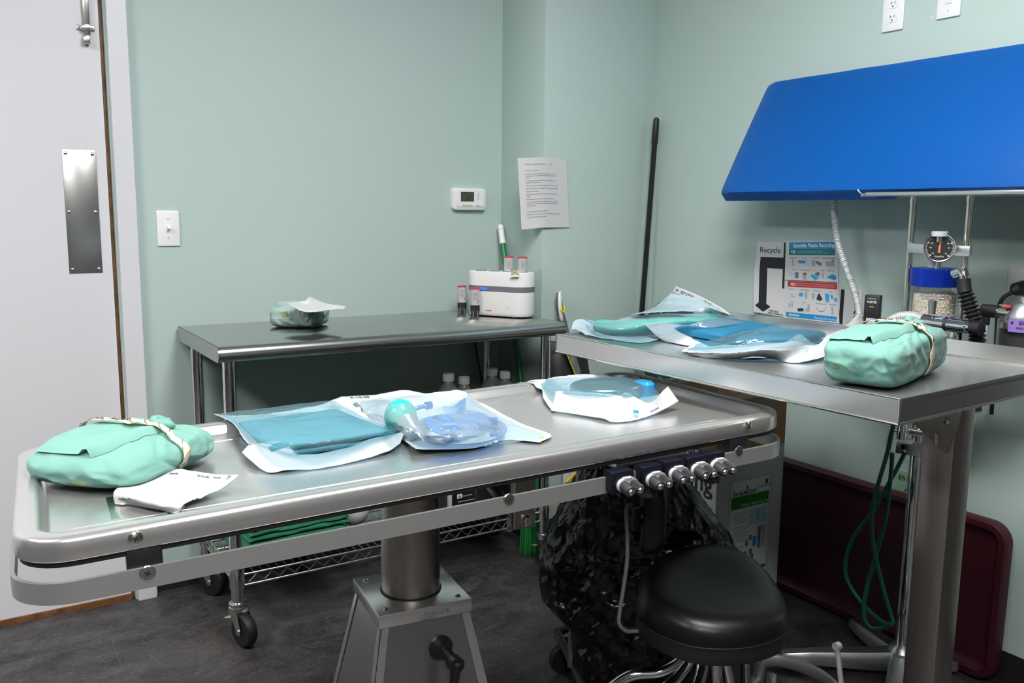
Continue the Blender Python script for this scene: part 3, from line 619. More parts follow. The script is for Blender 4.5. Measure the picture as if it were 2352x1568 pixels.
for v, s_ in ((.36, 'DEAD'), (.66, 'BATTERIES')): sheet_text(m, g, s_, .0095, .10, v, .036, .024, 'ink')
tag(m.build('sticky_note', smooth=60), 'small pale yellow note stuck to the front of the charger', 'note')
# ------------------------------------------------------------------ wrapped cloth bundles
def bundle(name, c, yaw, L, Wd, H, mt, seed, label, cat, band=None, pinch=.35, stain=None, group=None, flap=True, N=84, ZN=EZ, pw=5.0, lean=0.0, fx0=-1.0, fy0=-.10, fx1=.25, fy1=-.62):
    rb = random.Random(int(seed*10)); creases = []
    for k_ in range(9):
        an_ = -2.9+k_*.33+rb.uniform(-.1, .1); creases.append((.30, -.42, math.cos(an_), math.sin(an_), rb.uniform(.035, .07), rb.uniform(.0015, .0042), rb.uniform(.5, 1.2)))
    for k_ in range(4):
        an_ = rb.uniform(0, 6.28); creases.append((rb.uniform(-.8, .8), rb.uniform(-.9, .9), math.cos(an_), math.sin(an_), rb.uniform(.03, .06), rb.uniform(.001, .003), rb.uniform(.5, 1.2)))
    c = V(c); X = V((math.cos(yaw), math.sin(yaw), 0)); X = (X-ZN*X.dot(ZN)).normalized(); Y = ZN.cross(X); t = thing(name, c, label, cat, group)
    def top(x, y):
        a = max(0.0, 1-abs(x)**pw); b = max(0.0, 1-abs(y)**pw); e = (a*b)**(1/pw) if a*b > 0 else 0
        return (.5+.5*e)*(1-pinch*.6*(x*x)**1.5-pinch*.35*(y*y)**1.5)*(1+.05*noise.noise(V((x*1.5+seed, y*1.5, 0))))
    def shape(u):
        p = V(u); k = max(abs(p.x), abs(p.y), abs(p.z)); n = (abs(p.x)**pw+abs(p.y)**pw+abs(p.z)**pw)**(1/pw); p = p*(k/n) if n > 1e-9 else p
        # corners drawn out a little like folded cloth
        cpin = (abs(p.x)*abs(p.y))**3; p.x *= 1+.05*cpin; p.y *= 1+.05*cpin
        zt = 1-pinch*.6*(p.x*p.x)**1.5-pinch*.35*(p.y*p.y)**1.5
        z = (p.z*.5+.5)*zt; bulge = 1-.10*(1-z)**2
        w = abs(noise.noise(V((p.x*1.5+seed, p.y*1.9, p.z*1.1))))+.35*abs(noise.noise(V((p.x*3.2+seed, p.y*4.2, p.z*2+2)))); w2 = noise.noise(V((p.x*1.1, p.y*1.2+seed, p.z)))
        q = V((p.x*L/2*bulge, p.y*Wd/2*bulge, z*H)); amp = .0060*min(1.0, H/.06)*min(1, z*4+.1)
        nrm = V((p.x**3, p.y**3, max(p.z, 0)**3)); nrm = nrm.normalized() if nrm.length > .01 else V((0,0,1))
        cz = 0.0
        for (x0_, y0_, dx_, dy_, wd_, am_, ln_) in creases:
            rx, ry = p.x-x0_, p.y-y0_ + (0 if p.z > .9 else (1-p.z)*.25*(1 if p.y < 0 else -1)); al = rx*dx_+ry*dy_; ac = -rx*dy_+ry*dx_
            if .05 < al < ln_*1.3: f_ = min(1, (al-.05)/.45)*max(0, 1-max(0, al-ln_)/(.3*ln_)); cz += am_*f_*(math.exp(-((ac-wd_*1.3)/wd_)**2)-1.2*math.exp(-(ac/wd_)**2))
        q += nrm*(amp*(.55-w*1.5)+.004*w2*min(1, z*3)+cz*min(1, z*3)*min(1.0, H/.06)); q.z = max(q.z, .0)
        q.x += lean*q.z
        return c+X*q.x+Y*q.y+ZN*(q.z+.0008)
    b = bmesh.new(); bmesh.ops.create_cube(b, size=2.0); bmesh.ops.subdivide_edges(b, edges=b.edges[:], cuts=N//2, use_grid_fill=True)
    for v in b.verts: v.co = shape(v.co)
    m = MB(); m.bm(b, mt)
    def surf_at(x, y, lift=0.0):
        """point of the wrap over normalised x, y; past the edge it runs down the side"""
        if abs(x) > 1: s = 1 if x > 0 else -1; d = abs(x)-1; return shape((s, y, 1-d*2))+X*(s*lift)
        if abs(y) <= 1: return shape((x, y, 1))+ZN*lift
        s = 1 if y > 0 else -1; d = abs(y)-1; return shape((x, s, 1-d*2))+Y*(s*lift)+ZN*lift*.3
    if flap:
        # last corner of the wrap folded over the top, its edge rolled under
        rows = []; K = 30; J = 16
        for i in range(K+1):
            s = i/K; x = -1+(s*1.9)
            yn = -.30-.42*math.sin(math.pi*min(1, s*1.05))*.9+.10*s; yf = .96
            row = []
            for j in range(J+1):
                f = j/J; y = yf+(yn-yf)*f; e = max(0.0, (f-.82)/.18); lift = .0045+.011*math.sin(math.pi*min(1, e))*(1-.5*s)+.0025*noise.noise(V((x*3+seed, y*3, 4)))
                if j == J: lift = .0010
                row.append(surf_at(x*.985, y, lift))
            rows.append(row)
        m.grid(rows, mt)
        # tucked corner knot
        pts = [surf_at(.42+.16*math.cos(a), -.40+.22*math.sin(a), .006) for a in [k*math.pi*1.25/9+.4 for k in range(10)]]
        m.tube(pts, [.003]+[.0075+.002*math.sin(k) for k in range(8)]+[.003], mt, 8)
        pts = [surf_at(.30+.62*k/8, -.42+.42*(k/8)**1.3, .004) for k in range(9)]; m.tube(pts, [.002]+[.0075]*7+[.002], mt, 8)
    m.build('wrap', t, smooth=70)
    if stain:
        for (x, y, w, h, mm) in stain:
            g = [[surf_at(x+w*(i/5-.5), y+h*(j/3-.5), .0012) for i in range(6)] for j in range(4)]; s = MB(); s.grid(g, mm); s.build('stain', t)
    if band:
        x0, x1, w = band; K = 44; rows = []; tk = []
        for i in range(K+1):
            y = -1.93+3.86*i/K; x = x0+(x1-x0)*(i/K); row = [surf_at(x+w*(k/3-.5), y, .0125 if abs(y) < .9 else .007) for k in range(4)]; rows.append(row)
        s = MB(); s.grid(rows, 'tape')
        for i in range(2, K-2, 3):
            a = rows[i]; bq = rows[i+2]; off = ZN*.0009-Y*.0005*(1 if i < K/2 else -1)
            s.tube([a[0]+off, (a[1]+bq[1])/2+off, bq[3]+off], .00045, 'tape_mark', 4)
        g = [[rows[int(4+36*v)][0]*(1-u)+rows[int(4+36*v)][3]*u for u in (0, .33, .66, 1)] for v in [k/20 for k in range(21)]]
        gT = [[g[i][j] for i in range(20, -1, -1)] for j in range(4)]
        if (gT[3][10]-gT[0][10]).cross(gT[1][11]-gT[1][9]).dot(ZN) < 0: gT = gT[::-1]
        Lb = sum((gT[1][i+1]-gT[1][i]).length for i in range(20)); Wb = (gT[0][5]-gT[3][5]).length
        sheet_text(s, gT, 'Lap Pack     5-14-25  K', Wb*.60, .26, .72, Lb, Wb, 'ink', lift=.0016)
        s.build('tape_band', t, smooth=60, solid=.0008)
    return t
# small pale bundle on the worktop, glove packet lying on it
pl, pr = onZ(630, 757, WZ), onZ(752, 766, WZ)
cpt = onZ(697, 752, WZ)
bundle('wrapped_bundle', (cpt.x, cpt.y+.035, WZ), math.atan2(pr.y-pl.y, pr.x-pl.x)*.6, .180, .150, .077, 'cloth_pale', 3.3, 'small pale aqua wrapped bundle on the worktable', 'wrapped bundle', pinch=.30, stain=[(-.35, -1.30, .22, .25, 'stain')], group='cloth wrapped bundles')
zt = WZ+.0745
n_ = EZ; c0 = V((cpt.x, cpt.y, 0))
def hp(x, y, z): return onZ(x, y, z)
rows = [[hp(655, 695, zt+.022), hp(690, 713, zt+.006), hp(725, 717, zt+.004), hp(760, 711, zt+.003), hp(790, 711, zt+.008)],
        [hp(680, 694, zt+.016), hp(703, 702, zt+.007), hp(730, 706, zt+.006), hp(760, 705, zt+.004), hp(792, 707, zt+.008)],
        [hp(700, 692, zt+.018), hp(708, 692, zt+.018), hp(730, 696, zt+.010), hp(755, 701, zt+.006), hp(794, 704, zt+.010)],
        [hp(703, 690, zt+.020), hp(713, 683, zt+.028), hp(728, 689, zt+.017), hp(750, 697, zt+.009), hp(785, 703, zt+.010)]]
m = MB(); m.grid(crinkle(surf(rows, 6, 6), .002, 30), 'paper'); tag(m.build('glove_packet', smooth=60, solid=.0015), 'curled white paper packet on top of the small bundle', 'paper packet', 'white paper packets')
# ------------------------------------------------------------------ lower shelf: folded green cloths, box, bottles
rnd = random.Random(5)
def folded(c, yaw, L, Wd, H, mt, label, seed, layers=3):
    t = MB(); X = V((math.cos(yaw), math.sin(yaw), 0)); Y = V((-X.y, X.x, 0)); c = V(c)
    for k in range(layers):
        h = H/layers; z0 = h*k; rings = []
        K = 34
        prof = [(-.5, .15), (-.5, .5), (-.48, .85), (-.44, 1.0), (-.2, 1.02), (0, 1.0), (.2, 1.02), (.44, 1.0), (.49, .8), (.5, .5), (.49, .15), (.42, 0), (0, 0), (-.42, 0)]
        for i in range(K+1):
            x = (i/K-.5)*L*(1-.02*k); e = 1-.5*(abs(i/K-.5)*2)**14
            ring = []
            for (py, pz) in prof:
                w = noise.noise(V((x*14+seed, py*3+k*2, seed+pz)))*.010 + noise.noise(V((x*40+seed, py*5+k*2, pz)))*.003; ring.append(c+X*x+Y*(py*Wd+w*(1 if abs(py) > .4 else .2))+EZ*(z0+pz*h*e+w*.35*(pz > .5)+.002))
            rings.append(ring)
        t.loft(rings, mt)
    return tag(t.build('folded_cloth', smooth=75), label, 'folded cloth', 'folded cloths on the wire shelf')
pa = onY(566, 1312, -.44)
folded((.855, -.30, ZS), .02, .345, .27, .058, 'cloth_dark', 'folded green cloth stack lying lowest on the wire shelf', 1.0, 3)
folded((.86, -.29, ZS+.062), .04, .335, .24, .055, 'cloth_dark', 'folded green cloths piled upper on the wire shelf', 7.0, 3)
m = MB()
for k in range(4): m.box((.700-.006*k, -.20, ZS+.130+.0075*k), (.052, .16, .006), 'card_white', (V((.97, .1, .22)).normalized(), V((-.1, .995, 0)), V((-.22, 0, .975)).normalized()), bev=.002)
m.v = [v+V((0, 0, .004)) for v in m.v]
m.build('white_pad', smooth=40); o = bpy.data.objects['white_pad']; tag(o, 'short pile of white pads behind the left front worktable post', 'pad')
m = MB(); g = surf([[V((1.055+.03*i, -.33+.006*j, ZS+.055+.028*j+.012*math.sin(i*1.3+j))) for i in range(5)] for j in range(4)], 4, 4)
m.ball((1.10, -.27, ZS+.062), .062, 'card_white', 18, (.95, .8, .99)); m.plate((1.07, -.322, ZS+.075), V((1, .05, 0)).normalized(), EZ, .07, .045, 'pr_blue', 0)
m.v = [V((v.x+.004*noise.noise(v*40), v.y, max(v.z, ZS))) for v in m.v]
tag(m.build('wrapped_roll', smooth=60), 'white and blue plastic packet beside the green cloths', 'packet')
dx0, dx1 = onY(1031, 1150, -.42).x, 1.655; dzt = .475
t = thing('monitor_unit', ((dx0+dx1)/2, -.25, ZS), 'black electronic unit with white logo under the worktable', 'electronic unit')
m = MB(); m.box(((dx0+dx1)/2, -.24, (ZS+dzt)/2), (dx1-dx0, .34, dzt-ZS), 'grey_dk', bev=.004); m.build('case', t)
m = MB(); m.box(((dx0+dx1)/2+.008, -.417, (ZS+dzt)/2), (dx1-dx0-.03, .012, dzt-ZS-.01), 'black', bev=.002)
lo = onY(1050, 1145, -.4235); m.plate(lo, EX, EZ, .020, .015, 'white'); m.text('GE', .010, lo+V((.003, -.0006, .003)), EX, EZ, 'ink', bold=.0004); m.text('Sunny Lab. Inc', .0065, lo+V((.023, 0, .004)), EX, EZ, 'white')
lo = onY(1052, 1153, -.4235); m.plate(lo, EX, EZ, .075, .0016, 'white'); lo = onY(1052, 1194, -.4235); m.plate(lo, EX, EZ, .18, .0016, 'white'); m.build('front_panel', t)
m = MB(); m.box((dx0+.004, -.418, (ZS+dzt)/2), (.012, .018, dzt-ZS), 'grey_lt', bev=.003); m.build('side_rail', t)
def bottle(px, py, y, label):
    q = onY(px, py, y); zt = q.z; zb = dzt; H = zt-zb; c = V((q.x, q.y, zb)); t = thing('saline_bottle', c, label, 'bottle', 'clear bottles under the worktable')
    m = MB(); hs = H-.030; m.lathe([(.036, 0), (.042, .004), (.042, hs*.80), (.040, hs*.84), (.034, hs*.88), (.020, hs*.97), (.0165, hs), (.0165, hs+.004)], 'bottle', c, n=28); m.build('body', t)
    m = MB(); m.lathe([(.0185, hs+.001), (.0185, hs+.004)], 'clear', c, n=24, close=False); m.lathe([(.0195, H-.026), (.0205, H-.025), (.0205, H-.002), (.0195, H), (.0175, H), (.017, H-.003), (.0001, H-.003)], 'white', c, n=30); m.build('screw_cap', t)
bottle(1030, 858, -.30, 'clear bottle with white cap, leftmost of the four below the worktop')
bottle(1066, 865, -.30, 'clear bottle with white cap, second from left below the worktop')
bottle(1131, 846, -.22, 'clear bottle with white cap, third from left, behind the rightmost')
bottle(1160, 853, -.27, 'clear bottle with white cap, rightmost of the four below the worktop')
m = MB(); a, b = onY(1091, 790, -.008), onY(1108, 880, -.008); m.tube([a+V((-.005, 0, .09)), a, b, b+V((.01, 0, -.3))], .0035, 'black', 8); tag(m.build('black_cable'), 'thin black cable hanging down the wall below the charger', 'cable')
# ------------------------------------------------------------------ brooms, dustpan, corner clutter
t0 = onY(1149, 516, -.030); b0 = V((1.806, -.335, .30)); d = (b0-t0).normalized()
t = thing('broom', (1.80, -.36, 0), 'green handled broom with white grip standing in the wall corner', 'broom')
m = MB(); m.tube([t0+d*.07, b0], .0115, 'green_handle', 14); m.build('handle', t)
m = MB(); ks = [(.008, 0), (.0125, .006), (.0128, .018)]+[(.0128 if i % 2 else .0112, .02+.006*i) for i in range(8)]+[(.0128, .07), (.0125, .078)]
m.tube([t0+d*h for r, h in ks], [r for r, h in ks], 'white', 16); m.build('grip', t)
m = MB(); m.tube([b0-d*.02, b0+d*.05], [.014, .03], 'green_handle', 14, flat=(1, .7)); m.build('ferrule', t)
m = MB()
for i in range(170):
    u, w = rnd.uniform(-1, 1), rnd.uniform(-1, 1); a = b0+d*.04+V((u*.024, w*.012, 0)); e = V((1.800+u*.060, -.360+w*.024, rnd.uniform(.002, .016))); mid = (a+e)/2+V((u*.012, w*.004, 0)); m.tube([a, mid, e], [.0012, .0011, .0009], 'bristle', 4, caps=False)
m.loft([[b0+d*.04+V((x*.022, y*.010, 0)) for x, y in ((1,0),(.7,.7),(0,1),(-.7,.7),(-1,0),(-.7,-.7),(0,-1),(.7,-.7))], [V((1.800+x*.040, -.360+y*.012, .03)) for x, y in ((1,0),(.7,.7),(0,1),(-.7,.7),(-1,0),(-.7,-.7),(0,-1),(.7,-.7))]], 'green_handle'); o = m.build('bristles', t); o['kind'] = 'stuff'
t1 = onY(1508, 270, -.345); t2 = onY(1474, 720, -.335); d = (t2-t1).normalized(); L_ = (t1.z-.03)/-d.z
t = thing('mop', t1+d*L_, 'long black pole leaning into the right wall corner', 'mop')
m = MB(); hs = [(.006, 0), (.0115, .006), (.0125, .03), (.0128, .10), (.0105, .105), (.0105, L_)]; m.tube([t1+d*h for r, h in hs], [r for r, h in hs], 'black', 16); m.build('handle', t)
m = MB(); m.box(t1+d*(L_-.005), (.20, .06, .04), 'grey_dk', bev=.008); m.build('mop_head', t)
# dustpan clipped with its brush, hung on the chase
yb = -BUMP
t = thing('dustpan', (1.99, yb-.03, .60), 'dark grey dustpan with comb teeth hung beside the worktable', 'dustpan')
def dy(x, y, d): return onY(x, y, yb-d)
m = MB()
pan = [[dy(1262, 783, .012), dy(1300, 786, .030), dy(1345, 792, .012)], [dy(1252, 830, .014), dy(1300, 832, .055), dy(1350, 835, .014)], [dy(1246, 905, .016), dy(1302, 910, .065), dy(1362, 905, .016)], [dy(1240, 985, .012), dy(1302, 990, .030), dy(1368, 985, .012)]]
m.grid(surf(pan, 6, 6), 'grey_dk'); m.build('pan', t, solid=.004)
for k in range(14):
    m = MB(); a = dy(1268+5.6*k, 797+.7*k, .048); m.box(a, (.0042, .006, .022), 'grey', bev=.001); m.build('comb_tooth', t)
m = MB(); m.tube([dy(1281, 672, .030), dy(1284, 690, .032), dy(1288, 718, .034), dy(1296, 742, .034), dy(1303, 780, .030)], [.008, .014, .014, .013, .016], 'grey', 14, flat=(1, .6)); m.build('handle', t)
t = thing('hand_brush', dy(1310, 860, .09), 'grey hand brush with lime trim and white grip clipped in the dustpan', 'hand brush')
m = MB(); m.tube([dy(1287, 669, .062), dy(1286, 676, .064), dy(1286, 700, .066), dy(1289, 728, .066), dy(1291, 736, .064)], [.005, .0105, .012, .0115, .006], 'white', 14, flat=(1, .6)); m.build('grip', t)
blade = [(1294, 783), (1312, 783), (1334, 852), (1330, 862), (1322, 863)]
m = MB(); n_ = len(blade); m.add([dy(x, y, .085) for x, y in blade]+[dy(x, y, .070) for x, y in blade], [tuple(range(n_)), tuple(range(2*n_-1, n_-1, -1))]+[(i, n_+i, n_+(i+1) % n_, (i+1) % n_) for i in range(n_)], 'grey'); m.tube([dy(1308, 800, .087), dy(1317, 835, .087)], .0012, 'yellow_lime', 6); m.build('back', t, smooth=0)
m = MB(); m.tube([dy(1294, 783, .086), dy(1297, 800, .086), dy(1322, 862, .086), dy(1330, 862, .086)], .0022, 'yellow_lime', 8); m.tube([dy(1290, 705, .078), dy(1290, 712, .080), dy(1293, 716, .080), dy(1297, 712, .080), dy(1296, 700, .078)], .0035, 'yellow_lime', 8); m.build('trim', t)
# round teal seat pad and a grey folded stand leaning in the corner
cpos = V((2.374, -.458, .806)); nn = V((-1, -.02, .06)).normalized(); ux = nn.cross(EZ).normalized(); uy = ux.cross(nn)
m = MB(); m.lathe([(.02, .012), (.14, .012), (.157, .006), (.160, 0), (.157, -.008), (.02, -.012)], 'teal', cpos, (ux, uy, nn), 48); m.tube([cpos+(ux*math.cos(a)+uy*math.sin(a))*.158+nn*.004 for a in [2*math.pi*i/48 for i in range(48)]], .004, 'teal', 8, closed=True)
for i in range(9):
    for j in range(9):
        x, y = (i-4)*.036+(j % 2)*.018, (j-4)*.034
        if x*x+y*y < .14**2: m.lathe([(.0036, 0), (.0001, .0012)], 'dot', cpos+ux*x+uy*y+nn*.012, (ux, uy, nn), 8)
teal = m.build('seat_disc', smooth=40); teal['label'] = 'round dark teal disc with pale dots behind the tray table'; teal['category'] = 'seat pad'
m = MB(); yy = -.52
P_ = [(1456, 822), (1500, 830), (1512, 842), (1512, 990), (1460, 985)]
m.add([onY(x, y, yy) for x, y in P_]+[onY(x, y, yy+.02) for x, y in P_], [(0,1,2,3,4), (9,8,7,6,5)]+[(i, 5+i, 5+(i+1) % 5, (i+1) % 5) for i in range(5)], 'steel_warm')
m.add([onY(x, y, yy-.004) for x, y in ((1486, 852), (1512, 836), (1512, 990), (1486, 990))], [(0,1,2,3)], 'grey_dk'); q = onY(1486, 985, yy); m.box((q.x, yy+.01, q.z/2), (.05, .03, q.z), 'steel_warm')
st = m.build('folded_stand', smooth=0); tag(st, 'grey metal folded stand behind the tilting table in the corner', 'stand')
o = teal; 
# yellow pole and yellow caution board behind the right-hand post
m = MB(); a = onY(1258, 1075, -.33); b = onY(1251, 1242, -.33); m.tube([onY(1262, 1000, -.33), a, b, b+(b-a).normalized()*.04], .008, 'yellow', 12); c_ = onY(1258, 1170, -.33); m.tube([c_+V((0, 0, .02)), c_-V((0, 0, .02))], .0115, 'yellow', 12); zz = min(v.z for v in m.v); m.v = [V((v.x, v.y, v.z-(zz if v.z < zz+.03 else 0))) for v in m.v]
tag(m.build('yellow_pole'), 'thin yellow pole behind the right front worktable post', 'pole')
m = MB(); P_ = [(1296, 1104), (1325, 1076), (1370, 1076), (1370, 1104)]; q = [onY(x, y, -.34) for x, y in P_]
zb = .0; ql = [V((q[0].x-.01, -.345, 0)), V((q[3].x+.03, -.345, 0))]
m.add([ql[0], ql[1], V((q[2].x, -.335, q[2].z+.12)), V((q[0].x, -.335, q[2].z+.12))], [(0,1,2,3)], 'card_white'); m.add([p-EY*.012 for p in q], [(0,1,2,3)], 'yellow')
tag(m.build('caution_board', smooth=0, solid=.006), 'cream board with yellow corner behind the black bag', 'board')
# ------------------------------------------------------------------ tilting table (nearest), slightly tipped towards the door
AO = V((.031, -1.727, .851)); yw = -.065
AX = V((math.cos(yw), math.sin(yw), .028)).normalized(); AY0 = V((-math.sin(yw), math.cos(yw), -.010)); AY = (AY0-AX*AY0.dot(AX)).normalized(); AN = AX.cross(AY)
AL, AW = 1.434, .597
def A(u, v, h=0.0): return AO+AX*u+AY*v+AN*h
def pA(x, y, h=0.0): return onP(x, y, AO+AN*h, AN)
def uvA(x, y, h=0.0): q = pA(x, y, h)-AO; return q.dot(AX), q.dot(AY)
FL = -.020           # tray floor below the rim
tb = thing('tilting_table', (A(AL/2, AW/2).x, A(AL/2, AW/2).y, 0), 'stainless steel tilting treatment table with raised rim in the foreground', 'treatment table')
def ringA(ins, h, r0=.078, n=8): 
    r = max(r0-ins, .004); return [A(x, y, h) for x, y in rrect(AL-2*ins, AW-2*ins, r, n, ins, ins)]
m = MB()
prof = [(.012, -.034), (.002, -.034), (0, -.031), (0, -.007), (.0022, -.002), (.007, 0), (.028, 0), (.0325, -.0012), (.036, -.005), (.043, FL+.002), (.048, FL)]
m.loft([ringA(a, h) for a, h in prof], 'steel', cap0=True, cap1=False)
# floor with shallow drainage crease lines
g = ringA(.048, FL); m.add(g, [tuple(range(len(g)))], 'steel')
tray = m.build('tray', tb, smooth=50)
m = MB()
for (u0, v0, u1, v1) in ((.075, .10, 1.36, .095), (.075, .50, 1.36, .505)): m.tube([A(u0, v0, FL), A(u1, v1, FL)], .0022, 'steel', 8, flat=(.5, 1))
m.build('tray_crease', tb)
m = MB(); m.box(A(.135, .17, FL+.0004), (.0105, .12, .0008), 'zinc', (AX, AY, AN)); m.build('weld_strip', tb)
m = MB(); m.loft([ringA(.006, -.034), ringA(.006, -.043), ringA(.016, -.043), ringA(.016, -.034)], 'rubber', cap0=False, cap1=False); m.build('gasket', tb)
RH0, RH1, RO = -.0925, -.0615, -.004
m = MB()
def ringR(ins, h): return [A(x, y, h) for x, y in rrect(AL-2*ins+.012, AW-2*ins, .082-ins, 10, ins-.004, ins)]
m.loft([ringR(RO, RH0), ringR(RO, RH1), ringR(RO+.0062, RH1), ringR(RO+.0062, RH0), ringR(RO, RH0)], 'steel_matt', cap0=False, cap1=False); m.build('side_rail', tb, smooth=50, weld=True)
for (x, y) in ((330, 1275), (1670, 1012)):
    u, v = uvA(x, y, -.05)
    for v in (.012, AW-.012): m = MB(); m.box(A(u, v, -.064), (.048, .022, .058), 'black', (AX, AY, AN), bev=.002); m.build('rail_spacer', tb)
def screw(q, nrm, r, parent, flat=False, m_='zinc'):
    X = nrm.cross(EZ).normalized(); Y = X.cross(nrm); s = MB()
    s.lathe([(r, 0), (r*.95, r*.25), (r*.6, r*.5), (.0001, r*.55)] if not flat else [(r, 0), (r*.85, r*.12), (.0001, r*.12)], m_, q, (X, Y, nrm), 18)
    z = r*(.56 if not flat else .13)
    for a in (.4, .4+math.pi/2): s.box(q+nrm*z, (r*.85, r*.22, r*.06), 'grey_dk', (X*math.cos(a)+Y*math.sin(a), Y*math.cos(a)-X*math.sin(a), nrm))
    s.build('screw', parent)
for (x, y, v, fl) in ((311, 1235, 0, False), (1716, 979, 0, False), (339, 1316, RO, True), (1169, 1147, RO, True), (1697, 1036, RO, True)):
    q = onP(x, y, A(0, v), AY); screw(q, -AY, .0105 if not fl else .0115, tb, fl)
# pedestal
tc = V((.772, -1.405, 0)); py = -.13; BX = V((math.cos(py), math.sin(py), 0)); BY = V((-BX.y, BX.x, 0)); CZ = .50
m = MB(); m.lathe([(.0625, CZ-.05), (.0625, .80)], 'steel_warm', tc+BX*0, n=44); m.build('lift_column', tb)
m = MB(); m.lathe([(.0655, CZ+.0002), (.0655, CZ+.0025), (.0626, CZ+.0025)], 'rubber', tc, n=40, close=False); m.build('column_seal', tb)
hs = .1005
m = MB(); m.box(tc+EZ*(CZ-.0145), (hs*2, hs*2, .029), 'steel', (BX, BY, EZ), bev=.0018); o = tc-BY*hs+EZ*(CZ-.0205); m.text('SHOR-LINE', .0125, o+BX*(-.005), BX, EZ, 'zinc', bold=.0006, lift=.0009, sx=.9); cap_ = m.build('cap_plate', tb)
for sx, sy in ((-1, -1), (1, -1), (-1, 1), (1, 1)): 
    s = MB(); s.lathe([(.0062, 0), (.0058, .0015), (.0035, .003), (.0001, .0034)], 'zinc', tc+BX*(sx*.078)+BY*(sy*.078)+EZ*CZ, n=14); s.box(tc+BX*(sx*.078)+BY*(sy*.078)+EZ*(CZ+.0035), (.006, .0012, .0005), 'grey_dk', (BX, BY, EZ)); s.build('screw', cap_)
tp, bt_ = .094, .185; zt_, zb_ = CZ-.029, .0
def sq(k, z, ins=0): return [tc+BX*(sx*(k-ins))+BY*(sy*(k-ins))+EZ*z for sx, sy in ((-1,-1), (1,-1), (1,1), (-1,1))]
m = MB(); m.loft([sq(bt_, zb_), sq(tp, zt_)], 'steel_dark'); m.build('pedestal', tb, smooth=0)
m = MB()
for sx, sy in ((-1,-1), (1,-1), (1,1), (-1,1)):
    for ax_, ay_ in ((BX*sx, BY*sy),):
        for dd, nn_ in ((-BX*sx, BY*sy), (-BY*sy, BX*sx)):
            a = tc+BX*(sx*bt_)+BY*(sy*bt_)+EZ*zb_+nn_*.002; b = tc+BX*(sx*tp)+BY*(sy*tp)+EZ*zt_+nn_*.002
            m.add([a, a+dd*.022, b+dd*.015, b], [(0,1,2,3)], 'steel')
m.build('corner_trim', tb, smooth=0, solid=.002)
# crank
fc = tc-BY*((tp+bt_)/2)*1.0
q = onP(1012, 1487, tc-BY*.118, -BY); sl = (bt_-tp)/(zt_-zb_); kk = bt_-sl*q.z; q = onP(1012, 1487, tc-BY*kk, -BY); ca = (BX*.10-BY).normalized()
m = MB(); X_ = ca.cross(EZ).normalized(); Y_ = X_.cross(ca)
m.lathe([(.026, -.004), (.0265, .003), (.019, .014), (.0135, .024), (.0135, .030)], 'black', q, (X_, Y_, ca), 26); q2 = q+ca*.066-EZ*.004; m.cyl(q+ca*.02, q2, .0125, 'black', 20); m.build('crank_shaft', tb)
m = MB(); q3 = q2+ca*.004; m.cyl(q3-ca*.012, q3+ca*.006, .0165, 'black', 22); m.lathe([(.0065, .006), (.006, .0085), (.0001, .009)], 'wood_edge', q3, (X_, Y_, ca), 12); dn = V((-.18, -.1, -.97)).normalized(); m.tube([q3, q3+dn*.05, q3+dn*.14], [.013, .0105, .011], 'black', 14, flat=(.75, 1)); m.build('crank_handle', tb)
# head of the column: rails, tilt bracket, pins under the tray
m = MB()
for v in (.18, AW-.18): m.box(A(AL/2, v, -.060), (1.05, .045, .03), 'black', (AX, AY, AN))
m.box(A(AL/2, AW/2, -.058), (.30, .34, .02), 'grey_dk', (AX, AY, AN)); m.build('under_frame', tb, smooth=0)
vb = .10; bo = A(0, vb); bn = AY
def bq(x, y, v=vb): return onP(x, y, A(0, v), AY)
a, b, c_, d = bq(1185, 1085), bq(1230, 1078), bq(1229, 1208), bq(1182, 1217)
m = MB(); m.add([a, b, c_, d]+[p+AY*.005 for p in (a, b, c_, d)], [(0,1,2,3), (7,6,5,4), (0,4,5,1), (1,5,6,2), (2,6,7,3), (3,7,4,0)], 'steel_warm'); bp_ = m.build('tilt_bracket', tb, smooth=0)
q = bq(1209, 1194); s = MB(); s.lathe([(.0125, 0), (.0125, .003), (.010, .003)], 'zinc', q, (AX, AN, -AY), 20, close=False); s.lathe([(.0095, .003), (.0095, .009), (.008, .010)], 'zinc', q, (AX, AN, -AY), 6); s.build('hex_bolt', bp_)
m = MB(); m.tube([bq(1185, 1186, .11), bq(1128, 1118, .26)], .0115, 'steel_warm', 16); m.tube([bq(1172, 1186, .12), bq(1172, 1218, .12)], .0065, 'steel_warm', 12); m.cyl(bq(1171, 1213, .115), bq(1171, 1213, .112), .003, 'ink', 10); m.build('tilt_rod', tb)
m = MB(); a, b = bq(1128, 1110, .27), bq(1166, 1108, .27); m.box((a+b)/2, ((b-a).length, .01, .06), 'grey_dk', (AX, AY, AN)); a = bq(1108, 1122, .30); m.box(a, (.030, .02, .05), 'grey', (AX, AY, AN), bev=.004); m.build('tilt_plate', tb)
